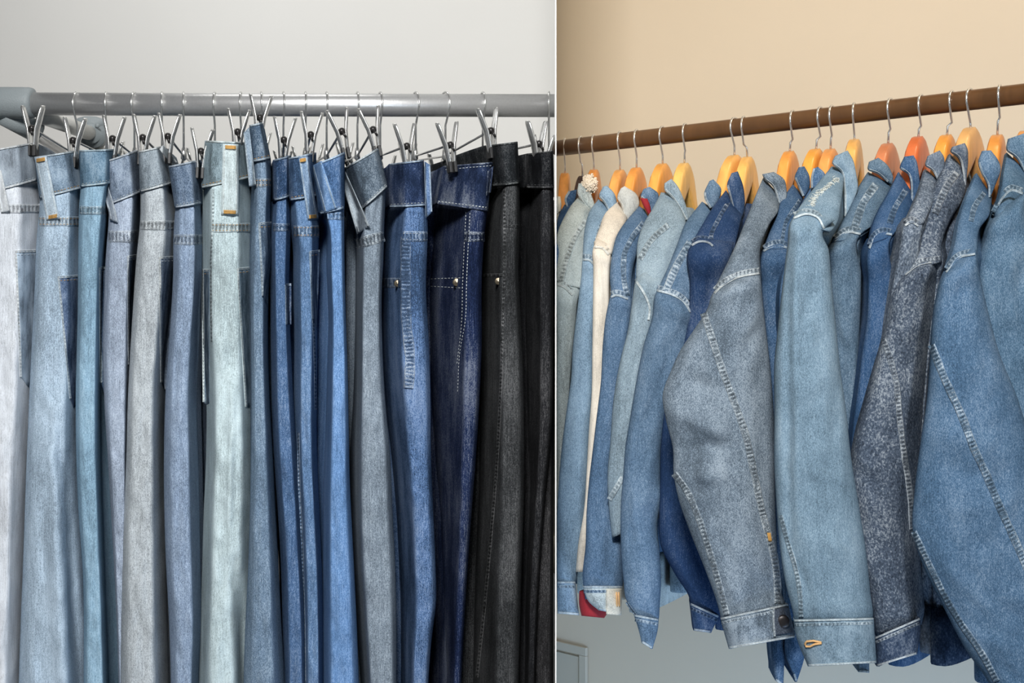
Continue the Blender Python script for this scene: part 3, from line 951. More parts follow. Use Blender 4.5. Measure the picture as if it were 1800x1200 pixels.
# ------------------------------------------------------------------ jackets
from math import hypot
JK = [
    dict(h=993, col=(222, 214, 192), gr=0.3, lab='cream jacket mostly hidden behind the divider at the left end of the rod', collar=[(978.6, 345, 985, 345), (978.6, 360, 987, 358), (978.6, 375, 986, 370)],
         sh=[(978.6, 370, 990, 372), (978.6, 385, 989, 385), (978.6, 400, 986, 400)], sl=[(978.6, 400, 986, 400), (978.6, 600, 986, 600), (978.6, 800, 985, 800), (978.6, 950, 985, 950)], dz=0.03),
    dict(h=1021, col=(66, 104, 148), lab='mid blue jacket under the dark hanger with the white fluffy lining, second from the divider', collar=[(1000, 336, 1014, 333), (993, 350, 1012, 348), (996, 363, 1006, 361)],
         sh=[(992, 360, 1012, 350), (982, 378, 1006, 368), (978.6, 395, 998, 388), (978.6, 412, 992, 410)], sl=[(978.6, 412, 992, 410), (978.6, 600, 990, 600), (978.6, 800, 990, 800), (978.6, 950, 990, 950)], dz=0.03),
    dict(h=1044, col=(172, 184, 184), lab='pale grey-blue jacket with the seamed shoulder nearest the divider', collar=[(1017, 322, 1030, 323), (1015, 338, 1040, 343), (1021, 351, 1047, 364), (1038, 372, 1050, 380)],
         sh=[(1018, 345, 1040, 350), (1003, 362, 1040, 375), (990, 385, 1040, 395), (980, 410, 1037, 425), (978.6, 455, 1034, 460), (978.6, 497, 1030, 508)],
         sl=[(978.6, 498, 1020, 512), (978.6, 560, 1012, 565), (978.6, 620, 1006, 620), (978.6, 700, 1000, 700), (978.6, 800, 994, 800), (978.6, 900, 1000, 900), (979, 1010, 1004, 1010)],
         arm=[(980, 500), (989, 503), (1006, 518)], rib=[([(1031, 387), (1016, 407), (999, 447), (985, 500)], 9, 'sh')]),
    dict(h=1090, col=(142, 176, 196), lab='light blue jacket whose sleeve ends in the leftmost cuff', dz=-0.01, collar=[(1060, 328, 1067, 326), (1053, 345, 1080, 340), (1060, 353, 1084, 352), (1070, 370, 1079, 373)],
         sh=[(1052, 350, 1074, 362), (1036, 372, 1070, 385), (1028, 400, 1062, 405), (1025, 430, 1050, 435), (1024, 452, 1046, 465)],
         sl=[(1024, 455, 1046, 466), (1022, 480, 1046, 490), (1015, 540, 1046, 545), (1006, 620, 1045, 620), (1004, 660, 1043, 660), (996, 720, 1039, 720), (988, 780, 1035, 780), (982, 850, 1032, 850), (979, 900, 1028, 900), (978.6, 960, 1023, 960), (978.6, 1000, 1016, 1005), (978.6, 1020, 1012, 1022)],
         cu=[(978.6, 1022, 1012, 1022), (979, 1045, 1014, 1045), (980, 1078, 1018, 1081)], arm=[(1025, 456), (1036, 457), (1045, 466)], rib=[([(1072, 375), (1058, 392), (1049, 420)], 7, 'sh')]),
    dict(h=1120, col=(208, 198, 182), gr=0.35, lab='cream jacket with a grey collar, between two light blue ones', ccol=(176, 178, 174), collar=[(1091, 331, 1098, 327), (1085, 347, 1118, 340), (1092, 360, 1124, 357), (1096, 388, 1106, 386)],
         sh=[(1086, 354, 1104, 372), (1066, 372, 1102, 385), (1054, 400, 1094, 405), (1046, 422, 1082, 428), (1044, 432, 1076, 448)],
         sl=[(1043, 434, 1074, 448), (1043, 470, 1072, 475), (1042, 550, 1070, 550), (1041, 620, 1066, 620), (1040, 690, 1060, 690), (1035, 760, 1056, 760), (1031, 830, 1049, 830), (1026, 900, 1043, 900), (1016, 960, 1036, 960), (1012, 1005, 1030, 1005)],
         arm=[(1044, 434), (1057, 435), (1070, 447)]),
    dict(h=1165, col=(98, 128, 162), lab='blue jacket with a red lining showing at collar and rolled cuff', collar=[(1131, 332, 1142, 328), (1126, 345, 1157, 340), (1133, 352, 1157, 355), (1142, 373, 1148, 374)],
         sh=[(1124, 362, 1146, 378), (1104, 384, 1140, 392), (1087, 408, 1130, 412), (1077, 440, 1120, 445), (1072, 480, 1112, 480), (1074, 516, 1110, 526)],
         sl=[(1073, 520, 1110, 526), (1066, 550, 1110, 555), (1060, 600, 1104, 600), (1056, 675, 1090, 675), (1050, 725, 1084, 725), (1041, 800, 1078, 800), (1035, 850, 1075, 850), (1031, 900, 1078, 900), (1029, 962, 1093, 955), (1024, 1012, 1097, 1005), (1026, 1035, 1094, 1032)],
         cu=[(1024, 1030, 1094, 1030), (1034, 1056, 1093, 1052), (1052, 1072, 1092, 1081)], cucol=(168, 178, 178), red=True, arm=[(1074, 522), (1082, 519), (1104, 525)],
         rib=[([(1132, 390), (1110, 420), (1098, 445), (1096, 470), (1098, 500), (1103, 520)], 9, 'sh')]),
    dict(h=1205, near=0.05, col=(152, 176, 184), lab='pale blue-green jacket with an open collar baring its tan hanger', collar=[(1168, 322, 1180, 314), (1168, 333, 1190, 325), (1180, 345, 1200, 345), (1194, 365, 1207, 365), (1205, 386, 1212, 389)],
         sh=[(1162, 338, 1184, 340), (1148, 365, 1196, 365), (1132, 392, 1206, 392), (1121, 425, 1198, 425), (1119, 460, 1186, 460), (1118, 488, 1176, 495)],
         sl=[(1118, 490, 1172, 495), (1110, 540, 1166, 540), (1104, 580, 1160, 580), (1094, 620, 1140, 620), (1085, 662, 1130, 665), (1079, 700, 1124, 705), (1073, 780, 1113, 775), (1068, 838, 1108, 830), (1070, 885, 1104, 880), (1076, 945, 1098, 935)],
         arm=[(1119, 495), (1132, 515), (1142, 542), (1140, 562)], rib=[([(1175, 395), (1145, 422), (1125, 455)], 10, 'sh'), ([(1095, 838), (1083, 858), (1071, 878)], 9, 'sl')]),
    dict(h=1292, near=0.07, col=(104, 132, 162), lab='mid blue jacket with a pointed cuff hanging clear of its neighbours', collar=[(1247, 318, 1254, 315), (1238, 338, 1268, 333), (1239, 348, 1264, 350), (1248, 365, 1254, 365)],
         sh=[(1234, 354, 1256, 368), (1206, 390, 1248, 392), (1192, 425, 1232, 425), (1176, 465, 1222, 465), (1157, 506, 1218, 530)],
         sl=[(1155, 510, 1218, 545), (1146, 560, 1214, 580), (1132, 605, 1208, 620), (1118, 675, 1188, 675), (1108, 735, 1172, 735), (1099, 790, 1162, 800), (1096, 830, 1163, 850), (1092, 878, 1168, 872), (1091, 900, 1158, 905), (1092, 975, 1160, 975), (1096, 1020, 1162, 1025), (1101, 1055, 1160, 1060), (1118, 1084, 1158, 1088)],
         cu=[(1114, 1080, 1158, 1088), (1122, 1105, 1156, 1108), (1128, 1130, 1147, 1140)], arm=[(1155, 510), (1182, 518), (1202, 530), (1214, 548)],
         rib=[([(1214, 425), (1188, 470), (1170, 512)], 13, 'sh'), ([(1101, 1058), (1120, 1083), (1135, 1096), (1157, 1092)], 4, 'sl')]),
    dict(h=1308, col=(44, 74, 118), lab='dark navy jacket behind the big stonewashed sleeve', gr=0.5, collar=[(1286, 304, 1297, 301), (1278, 325, 1306, 325), (1283, 345, 1309, 345), (1290, 375, 1308, 370), (1295, 398, 1300, 395)],
         sh=[(1276, 334, 1304, 372), (1256, 360, 1304, 380), (1236, 392, 1300, 400), (1220, 420, 1294, 425), (1214, 432, 1290, 440)],
         sl=[(1214, 432, 1288, 440), (1213, 500, 1270, 500), (1210, 560, 1250, 565), (1198, 620, 1240, 620), (1172, 700, 1225, 700), (1162, 780, 1215, 780), (1160, 850, 1220, 850), (1159, 900, 1228, 900), (1162, 960, 1248, 960), (1186, 1008, 1262, 1015), (1213, 1055, 1266, 1080)],
         cu=[(1213, 1060, 1264, 1082), (1216, 1085, 1258, 1095), (1219, 1108, 1250, 1112)], arm=[(1216, 431), (1227, 425), (1247, 427), (1253, 432)], rib=[([(1282, 352), (1262, 387), (1250, 415), (1251, 430)], 7, 'sh')]),
    dict(h=1394, col=(124, 140, 152), lab='big stonewashed grey-blue jacket with a bulging elbow and puckered sleeve seams', dz=-0.09, gr=1.2, wash=1.2, collar=[(1340, 306, 1360, 302), (1344, 315, 1376, 312), (1357, 325, 1383, 335), (1366, 350, 1380, 355), (1367, 378, 1373, 376)],
         sh=[(1342, 312, 1372, 345), (1330, 340, 1368, 370), (1312, 385, 1352, 395), (1294, 430, 1338, 430), (1257, 505, 1336, 480)],
         sl=[(1254, 513, 1336, 482), (1242, 545, 1341, 530), (1218, 582, 1346, 575), (1198, 612, 1350, 610), (1178, 655, 1355, 655), (1165, 692, 1358, 695), (1170, 735, 1361, 740), (1183, 790, 1362, 795), (1184, 830, 1362, 840), (1191, 870, 1363, 880), (1213, 935, 1365, 940), (1241, 1005, 1368, 1005), (1262, 1065, 1374, 1045), (1267, 1086, 1380, 1060)],
         cu=[(1266, 1086, 1386, 1061), (1273, 1112, 1392, 1090), (1281, 1140, 1398, 1120)], arm=[(1256, 515), (1266, 505), (1295, 488), (1335, 480)],
         rib=[([(1237, 550), (1250, 590), (1268, 645), (1290, 705), (1310, 762), (1324, 825), (1339, 895), (1352, 945), (1362, 985), (1366, 1020), (1367, 1060)], 12, 'sl'), ([(1185, 832), (1207, 862), (1226, 905), (1243, 955), (1260, 1012), (1277, 1080)], 11, 'sl')],
         folds=[(1170, 720, 1290, 770, 16, 0.008), (1190, 660, 1270, 690, 14, -0.006), (1190, 790, 1290, 780, 12, -0.007), (1200, 840, 1290, 835, 12, 0.006), (1205, 880, 1270, 872, 9, 0.004)]),
    dict(h=1443, col=(70, 104, 142), lab='mid-dark blue jacket squeezed between the stonewashed and the pale blue sleeves', collar=[(1404, 294, 1414, 292), (1397, 312, 1423, 310), (1401, 322, 1424, 326), (1411, 344, 1415, 345)],
         sh=[(1394, 324, 1414, 346), (1374, 352, 1406, 362), (1362, 385, 1396, 388), (1350, 415, 1388, 415), (1342, 438, 1386, 437)],
         sl=[(1342, 440, 1386, 437), (1338, 500, 1384, 500), (1344, 580, 1380, 580), (1350, 640, 1376, 640), (1352, 720, 1380, 720), (1352, 800, 1384, 800), (1356, 1000, 1390, 1000), (1356, 1100, 1388, 1100)],
         cu=[(1356, 1100, 1388, 1100), (1356, 1150, 1380, 1150), (1363, 1196, 1377, 1205)], arm=[(1342, 441), (1352, 435), (1372, 431), (1383, 435)], rib=[([(1407, 350), (1380, 395), (1375, 422)], 6, 'sh')]),
    dict(h=1463, col=(76, 116, 160), lab='blue jacket showing only a collar tip behind the frayed pale blue one', collar=[(1430, 296, 1438, 293), (1426, 312, 1450, 305), (1426, 330, 1446, 330)],
         sh=[(1424, 330, 1446, 335), (1404, 370, 1434, 370), (1390, 410, 1424, 410), (1384, 450, 1414, 450)],
         sl=[(1384, 452, 1412, 450), (1380, 700, 1404, 700), (1382, 1000, 1418, 1000), (1382, 1100, 1414, 1100)], cu=[(1381, 1100, 1412, 1108), (1381, 1150, 1415, 1150), (1395, 1186, 1401, 1198)]),
    dict(h=1502, col=(128, 159, 174), lab='pale blue jacket with a frayed shoulder and a broad buttonholed cuff', dz=-0.14, gr=0.7, collar=[(1468, 274, 1490, 264), (1463, 287, 1500, 282), (1478, 300, 1505, 305), (1484, 330, 1508, 330), (1485, 360, 1498, 358), (1485, 380, 1490, 378)],
         sh=[(1463, 292, 1484, 298), (1438, 322, 1482, 330), (1414, 352, 1478, 360), (1398, 376, 1470, 395), (1394, 386, 1460, 408)],
         sl=[(1394, 384, 1450, 402), (1386, 430, 1457, 440), (1377, 500, 1462, 500), (1368, 580, 1470, 580), (1362, 640, 1476, 640), (1362, 720, 1487, 720), (1361, 800, 1496, 800), (1366, 900, 1512, 900), (1371, 960, 1522, 965), (1382, 1030, 1530, 1040), (1395, 1082, 1534, 1086)],
         cu=[(1395, 1089, 1536, 1086), (1400, 1120, 1538, 1120), (1420, 1171, 1541, 1165)], arm=[(1395, 383), (1418, 376), (1437, 382), (1449, 402)],
         rib=[([(1372, 905), (1384, 950), (1399, 1000), (1407, 1050), (1408, 1084)], 8, 'sl')], fray=True, hole=True, fp=0.55,
         folds=[(1386, 440, 1388, 1060, 9, -0.006), (1396, 440, 1402, 900, 9, 0.006), (1420, 830, 1500, 850, 12, 0.004), (1440, 930, 1510, 1000, 10, 0.004)]),
    dict(h=1566, col=(98, 126, 146), lab='grey-blue jacket with a pale ladder-stitched yoke right of the frayed one', collar=[(1528, 284, 1544, 277), (1526, 298, 1560, 290), (1542, 304, 1570, 310), (1560, 319, 1568, 324)],
         sh=[(1526, 302, 1570, 326), (1506, 335, 1562, 345), (1489, 375, 1548, 380), (1474, 402, 1530, 405), (1462, 426, 1514, 416)],
         sl=[(1460, 430, 1513, 413), (1458, 480, 1514, 480), (1463, 560, 1512, 560), (1470, 640, 1508, 640), (1478, 720, 1502, 720), (1482, 790, 1502, 790), (1492, 900, 1514, 900), (1498, 1000, 1522, 1000), (1504, 1100, 1527, 1100)],
         cu=[(1505, 1100, 1527, 1100), (1507, 1140, 1528, 1140), (1509, 1181, 1528, 1182)], arm=[(1466, 423), (1490, 408), (1513, 411)], rib=[([(1540, 324), (1519, 354), (1502, 400)], 13, 'sh')]),
    dict(h=1620, col=(60, 98, 142), lab='deep blue jacket under the reddest wooden hanger', gr=0.6, collar=[(1590, 275, 1606, 273), (1582, 295, 1612, 285), (1596, 305, 1616, 310), (1602, 340, 1617, 335), (1599, 375, 1606, 370)],
         sh=[(1580, 302, 1608, 345), (1562, 338, 1606, 365), (1544, 370, 1600, 385), (1532, 400, 1582, 402), (1527, 430, 1570, 414)],
         sl=[(1527, 433, 1569, 414), (1526, 500, 1570, 490), (1524, 560, 1566, 560), (1515, 620, 1562, 620), (1508, 680, 1550, 680), (1498, 760, 1534, 760), (1496, 820, 1530, 820), (1505, 950, 1536, 950), (1520, 1100, 1544, 1100)],
         arm=[(1528, 436), (1537, 417), (1550, 410), (1568, 412)], rib=[([(1593, 333), (1570, 373), (1564, 392)], 10, 'sh')]),
    dict(h=1674, col=(116, 130, 146), lab='light acid-washed jacket, left of the dark acid-washed one', kind='acid', collar=[(1631, 274, 1652, 264), (1627, 291, 1660, 278), (1638, 298, 1660, 294), (1648, 315, 1653, 317)],
         sh=[(1627, 297, 1652, 318), (1618, 328, 1648, 335), (1606, 358, 1638, 362), (1591, 391, 1624, 394)],
         sl=[(1590, 394, 1622, 396), (1582, 430, 1618, 430), (1572, 480, 1608, 480), (1566, 520, 1602, 520), (1556, 580, 1592, 580), (1545, 700, 1575, 700), (1540, 900, 1575, 900), (1560, 1080, 1590, 1080)], arm=[(1591, 396), (1603, 390), (1614, 397)]),
    dict(h=1706, col=(92, 106, 124), lab='dark acid-washed jacket with a stiff creased sleeve and dark cuff', kind='acid', dz=0.02, collar=[(1674, 258, 1696, 251), (1671, 266, 1701, 262), (1684, 275, 1702, 280), (1693, 305, 1700, 305), (1695, 333, 1698, 333)],
         sh=[(1670, 270, 1698, 300), (1652, 308, 1698, 330), (1634, 345, 1690, 355), (1620, 385, 1672, 385), (1610, 430, 1657, 425), (1590, 478, 1656, 460)],
         sl=[(1588, 482, 1656, 461), (1570, 510, 1652, 500), (1560, 560, 1646, 550), (1545, 620, 1638, 610), (1522, 700, 1632, 690), (1503, 770, 1626, 770), (1495, 830, 1622, 830), (1502, 900, 1618, 900), (1515, 980, 1618, 980), (1528, 1040, 1622, 1040), (1537, 1100, 1624, 1080)],
         cu=[(1537, 1120, 1618, 1086), (1539, 1140, 1618, 1110), (1541, 1171, 1612, 1150)], cucol=(52, 68, 92), arm=[(1591, 482), (1613, 466), (1654, 459)], fp=0.42, rb=0.05,
         rib=[([(1683, 303), (1666, 325), (1644, 375)], 12, 'sh'), ([(1553, 596), (1567, 638), (1575, 670), (1581, 731), (1590, 804), (1599, 862), (1604, 930)], 10, 'sl')], folds=[(1500, 800, 1550, 830, 8, 0.005), (1500, 830, 1560, 860, 8, -0.004)]),
    dict(h=1758, col=(88, 122, 156), lab='wide-sleeved blue jacket in front at the right of the rod', dz=-0.09, collar=[(1727, 265, 1742, 264), (1720, 285, 1755, 282), (1725, 303, 1759, 297), (1737, 325, 1752, 320), (1738, 346, 1742, 344)],
         sh=[(1717, 304, 1744, 345), (1704, 332, 1742, 362), (1692, 362, 1738, 380), (1683, 395, 1722, 402), (1676, 432, 1718, 432), (1662, 476, 1716, 446)],
         sl=[(1661, 479, 1716, 447), (1646, 525, 1728, 510), (1639, 570, 1740, 560), (1635, 640, 1760, 630), (1630, 700, 1785, 690), (1618, 780, 1810, 770), (1608, 860, 1835, 850), (1604, 930, 1850, 920), (1625, 1000, 1860, 1000), (1660, 1070, 1865, 1070), (1700, 1145, 1868, 1145), (1735, 1195, 1870, 1200), (1752, 1230, 1870, 1235)],
         cu=[(1752, 1232, 1872, 1236), (1765, 1260, 1872, 1262), (1775, 1290, 1870, 1292)], arm=[(1663, 478), (1683, 454), (1714, 446)],
         rib=[([(1731, 338), (1713, 364), (1707, 388)], 9, 'sh'), ([(1637, 606), (1660, 664), (1692, 734), (1712, 787), (1736, 839), (1759, 894), (1782, 944), (1800, 985), (1830, 1050)], 13, 'sl'), ([(1606, 934), (1630, 985), (1657, 1040), (1687, 1092), (1727, 1150), (1752, 1197)], 11, 'sl')],
         folds=[(1640, 760, 1760, 790, 25, 0.006), (1640, 820, 1760, 850, 20, -0.005)]),
    dict(h=1806, col=(94, 126, 154), lab='grey-blue jacket cut by the right edge of the picture', dz=0.02, collar=[(1772, 244, 1812, 230), (1770, 264, 1818, 255), (1786, 276, 1825, 285), (1800, 300, 1815, 320)],
         sh=[(1770, 268, 1814, 310), (1763, 305, 1812, 340), (1756, 345, 1808, 365), (1745, 384, 1802, 352)],
         sl=[(1744, 386, 1802, 350), (1728, 430, 1815, 420), (1716, 470, 1825, 465), (1716, 560, 1850, 560), (1730, 680, 1880, 680), (1770, 800, 1900, 800), (1790, 1000, 1910, 1000), (1805, 1180, 1910, 1180)],
         cu=[(1805, 1182, 1910, 1182), (1806, 1210, 1910, 1210), (1808, 1260, 1908, 1260)], arm=[(1746, 378), (1765, 345), (1776, 335), (1798, 340)]),
]
WOODS = [(222, 150, 76), (60, 45, 42), (216, 140, 70), (222, 156, 84), (226, 150, 72), (226, 158, 76), (230, 180, 100), (228, 170, 92), (232, 176, 96), (226, 152, 74), (228, 158, 70), (222, 150, 82), (226, 168, 92), (196, 122, 82), (206, 108, 62), (226, 152, 68), (218, 166, 104), (222, 146, 70), (222, 146, 70)]
HANGL = ['orange-brown wooden hanger half hidden by the divider at the left end of the rod', 'dark brown hanger beside the white fluffy lining', 'amber wooden hanger above the pale grey-blue jacket', 'amber wooden hanger above the light blue jacket at left', 'amber wooden hanger above the cream jacket with grey collar', 'amber wooden hanger above the jacket with red lining', 'light tan wooden hanger bare inside the open pale collar', 'tan wooden hanger with a knot, tilted, left of a close pair', 'light tan wooden hanger above the dark navy jacket, right of a close pair', 'orange wooden hanger above the big stonewashed jacket', 'orange wooden hanger above the mid-dark blue jacket', 'amber wooden hanger just left of the frayed pale blue collar', 'tan wooden hanger inside the frayed pale blue collar', 'red-brown wooden hanger above the ladder-stitched grey-blue jacket', 'reddest orange wooden hanger above the deep blue jacket', 'orange wooden hanger above the light acid-washed jacket', 'pale tan wooden hanger above the dark acid-washed jacket', 'orange wooden hanger above the wide-sleeved blue jacket', 'orange wooden hanger just showing at the right edge of the picture']
HTOP = [303, 308, 297, 297, 293, 286, 285, 271, 274, 264, 260, 260, 243, 250, 238, 235, 222, 235, 228]   # top of the wood
HPX = [993, 1024, 1044, 1090, 1119, 1165, 1203, 1291, 1314, 1388, 1434, 1460, 1502, 1561, 1614, 1664, 1706, 1753, 1802]

for i, J in enumerate(JK):
    hx = J['h']
    dr = rod_d(hx)
    hpt = np.array([(hx - CX) * dr / F, dr, RODZ])
    col, kind, gr = J['col'], J.get('kind', 'twill'), J.get('gr', 0.8)
    if max(col) - min(col) > 24 and col[2] > col[0]:
        col = (col[0] * 0.88, col[1] * 0.90, col[2] * 0.93) if kind == 'acid' else (col[0] * 0.85, col[1] * 0.905, col[2] * 0.925) if max(col) < 172 and min(col) < 110 else (col[0] * 0.92, col[1] * 0.925, col[2] * 0.965)
        if kind != 'acid' and max(J['col']) - min(J['col']) < 52 and max(J['col']) < 172:
            col = (J['col'][0] * 0.90, J['col'][1] * 0.92, J['col'][2] * 0.955)
        col = tuple(c * 0.895 for c in col)
    dz = J.get('dz', 0)
    dsh = dr - 0.15 + dz                             # near shoulder
    dco = dr - 0.055 + dz * 0.5                      # collar wing
    sh, sl = J['sh'], J['sl']
    # hanger direction from the hook to the near shoulder
    sx = (sh[-1][0] + sh[-1][2]) / 2
    sp = np.array([(sx - CX) * dsh / F, dsh])
    q = sp - hpt[:2]
    q = q / np.linalg.norm(q)
    q3 = np.array([q[0], q[1], 0])
    b3 = np.array([q[1], -q[0], 0])
    nm = 'jacket_denim_%s' % 'abcdefghijklmnopqrs'[i]
    wash = J.get('wash', 0.6)
    m_main = denim(nm, col, wash, gr, 0.5 if kind == 'twill' else 0.2, kind, dark=0.5 if kind == 'twill' else 0.28, fscale=10, lightmix=0.35 if kind == 'twill' else 0.9)
    m_coll = denim(nm + '_collar', J.get('ccol', tone(col, 1.0, 0.06)), wash * 1.3, gr, 0.5, kind, dark=0.5, fscale=25)
    m_seam = denim(nm + '_seam', tone(col, 0.90, 0.16), 0.8, gr, 0.3, ladder=0.85, dark=0.42, lightmix=0.9)
    m_edge = denim(nm + '_edge', tone(col, 1.0, 0.62), 0.5, 0.4, 0.2, ladder=0.25, dark=0.55, lightmix=0.9)
    m_cuff = denim(nm + '_cuff', J.get('cucol', tone(col, 0.98, 0.05)), wash * 1.5, gr, 0.5, kind, dark=0.45, fscale=28)
    zhem = RODZ - 0.715 - 0.012 * (i % 3)
    root = thing('denim_jacket', J['lab'], 'jacket', (hpt[0], hpt[1], zhem), 'jackets hung along the wooden rod')
    fp, rb, lb = J.get('fp', 0.5), J.get('rb', 0), J.get('lb', 0)
    # shoulder: from the neck forward to the near shoulder point
    n_ = len(sh)
    shr = [tuple(r) + (dco + 0.012 + (dsh - dco - 0.012) * (k / (n_ - 1))**0.8,) for k, r in enumerate(sh)]
    shl = Loft(shr, dsh, n=0.018, fp=fp, amp=0.003, seed=20 + i, step=5)
    mb = MB()
    mb.grid(shl.ring_tube(0.035), True, False, True)
    # torso slab behind the sleeve, along the hanger
    near, far = (J.get('near', 0.13), 0.21) if hx > 1060 else (0.08, 0.21)
    rings = []
    prof = [(0.118, 0.020, 0.020, 0.012), (0.135, 0.05, 0.06, 0.017), (0.150, 0.075, 0.105, 0.020), (0.170, 0.10, 0.145, 0.021), (0.20, 0.115, 0.175, 0.022), (0.25, near, far * 0.96, 0.023), (0.33, near, far, 0.022), (0.5, near * 0.95, far * 0.97, 0.021), (0.66, near * 0.88, far * 0.92, 0.020)]
    for (dzr, a, b_, th) in prof:
        rg = []
        for k in range(28):
            an = 2 * math.pi * k / 28
            ca, sa = math.cos(an), math.sin(an)
            s_ = ((a + b_) / 2) * np.sign(ca) * abs(ca)**0.75 + (a - b_) / 2
            rg.append(hpt + q3 * s_ + b3 * th * np.sign(sa) * abs(sa)**0.6 * (1 + 0.12 * math.sin(5 * s_ * 12 + i)) + np.array([0, 0, -dzr]))
        rings.append(rg)
    mb.grid(np.array(rings), True, True, True)
    mb.build('body', m_main, root)
    mb = MB()
    rings = []
    for (dzr, th) in ((0.655, 0.0225), (0.675, 0.0235), (0.70, 0.0235), (RODZ - zhem, 0.0225)):
        rg = []
        for k in range(28):
            an = 2 * math.pi * k / 28
            ca, sa = math.cos(an), math.sin(an)
            a, b_ = near * 0.9, far * 0.93
            s_ = ((a + b_) / 2) * np.sign(ca) * abs(ca)**0.75 + (a - b_) / 2
            rg.append(hpt + q3 * s_ + b3 * th * np.sign(sa) * abs(sa)**0.6 + np.array([0, 0, -dzr]))
        rings.append(rg)
    mb.grid(np.array(rings), True, True, True)
    mb.build('waistband', m_cuff, root)
    # front panel of the body, running back from the shoulder beside the sleeve
    if hx > 1040:
        pr = []
        slA = np.array(sl, float)
        for k, r in enumerate(shr):
            kk = k / (n_ - 1)
            if pr and r[3] <= pr[-1][1] + 3:
                continue
            pr.append((r[2] - 13, r[3] + 1, r[2] + 9 + 26 * kk, r[3] + 1, r[4] + 0.006 + max(0.0, -dz - 0.05) * kk))
        ye = pr[-1][1]
        for k, dy in enumerate((40, 110, 200, 300, 380)):
            xr = float(np.interp(ye + dy, slA[:, 3], slA[:, 2]))
            pr.append((xr - 16, ye + dy, xr + 32 - 3 * k, ye + dy, dsh + 0.022 + max(0.0, -dz - 0.05)))
        pl_ = Loft(pr, dsh, n=0.004, f1=0.1, f2=0.28, rb=0.13, amp=0.003, seed=120 + i, step=6)
        mb = MB()
        mb.grid(pl_.ring_tube(0.008), True, False, True)
        mb.build('front_panel', m_main, root)
    # near sleeve
    wmax = max(r[2] - r[0] for r in sl) * dsh / F
    tb = max(0.03, min(0.075, 0.15 - wmax))
    a0 = sl[0]
    shA = np.array(sh, float)
    tuckl = float(np.interp(a0[1] - 15, shA[:, 1], shA[:, 0])) + 4
    tuckr = float(np.interp(a0[3] - 15, np.maximum.accumulate(shA[:, 3] + np.arange(len(sh)) * 1e-3), shA[:, 2])) - 4
    sll = Loft([(tuckl, a0[1] - 15, max(tuckl + 6, tuckr), a0[3] - 15, dsh + 0.014)] + [tuple(r) + (dsh - 0.004,) for r in sl] + ([(sl[-1][0] + 3, sl[-1][1] + 18, sl[-1][2] - 4, sl[-1][3] + 18, dsh + 0.004)] if 'cu' in J else []), dsh - 0.004, n=0.034, fp=fp, rb=rb, lb=lb, amp=0.006, seed=40 + i, rfac=0.42, fold=(4, 1.6), folds=J.get('folds', ()))
    mb = MB()
    mb.grid(sll.ring_tube(tb), True, False, True)
    mb.build('sleeve', m_main, root)
    # far sleeve, hanging behind
    rings = []
    for k in range(12):
        f = k / 11
        c = hpt - q3 * (0.205 + 0.03 * math.sin(f * 2.6)) - np.array([0, 0, 0.135 + 0.56 * f])
        w_ = 0.05 - 0.018 * f
        rings.append([c + q3 * w_ * math.cos(a) + b3 * 0.021 * math.sin(a) for a in np.linspace(0, 2 * math.pi, 20, endpoint=False)])
    mb = MB()
    mb.grid(np.array(rings), True, True, True)
    mb.build('sleeve', m_main, root)
    # collar: near wing plus the band round the neck
    cr_ = J['collar']
    cl = Loft(cr_, dco - 0.012, n=0.010, amp=0.002, seed=60 + i, step=3, m=15, rfac=0.3)
    mb = MB()
    mb.grid(cl.ring_tube(0.012), True, False, True)
    co = mb.build('collar', m_coll, root)
    mb = MB()
    ctop = (cr_[1][1] + cr_[1][3]) / 2
    zc = EYE + (HY - ctop) * dco / F
    rings = []
    for (dzz, gx) in ((-0.045, 1.25), (-0.02, 1.15), (0.0, 1.0), (0.001, 0.93), (-0.02, 1.05), (-0.045, 1.15)):
        rings.append([np.array([hpt[0], hpt[1], zc - 0.070 + dzz]) + q3 * (0.040 * gx * math.cos(a) - 0.004) + b3 * 0.0185 * gx * math.sin(a) for a in np.linspace(0, 2 * math.pi, 24, endpoint=False)])
    mb.grid(np.array(rings), True, True)
    mb.build('collar_band', m_coll, root)
    mb = MB()
    ribbon(mb, cl, [(r[0] + 1.2, r[1]) for r in cr_[1:]] if len(cr_) > 3 else [(r[0] + 1.2, r[1]) for r in cr_], 3.4, 0.0026, 0.15, i)
    mb.build('collar_edge', m_edge, co, attr=True)
    # cuff
    if 'cu' in J:
        cul = Loft(J['cu'], dsh - 0.009, n=0.034, fp=fp, amp=0.003, seed=80 + i, step=4, rfac=0.42)
        mb = MB()
        shell(mb, cul.ring_tube(tb + 0.006), 0.003)
        cu = mb.build('cuff', m_cuff, root)
        r0, r2 = J['cu'][0], J['cu'][-1]
        for k, (pts, w, h_, pk) in enumerate((
                ([(r0[0] + 1, r0[1] + 1.5), ((r0[0] + r0[2]) / 2, (r0[1] + r0[3]) / 2 + 1.5), (r0[2] - 1, r0[3] + 1.5)], 3.2, 0.002, 0.2),
                ([(r0[0] + 2, r0[1] + 9), ((r0[0] + r0[2]) / 2, (r0[1] + r0[3]) / 2 + 9), (r0[2] - 2, r0[3] + 9)], 5, 0.0008, 0.5),
                ([(r2[0] + 1, r2[1] - 2), ((r2[0] + r2[2]) / 2, (r2[1] + r2[3]) / 2 - 2), (r2[2] - 1, r2[3] - 2)], 3.2, 0.0016, 0.2))):
            seam_line(cul, pts, w, h_, pk, i + k, m_edge if k != 1 else m_seam, cu, name='cuff_edge')
    # sewn seams
    if 'arm' in J:
        a = J['arm']
        seam_line(sll, a, 3.6, 0.0034, 0.1, i, m_edge, root)
        seam_line(shl, [(x, y - 6) for (x, y) in a], 7.5, 0.0014, 0.4, i + 3, m_seam, root)
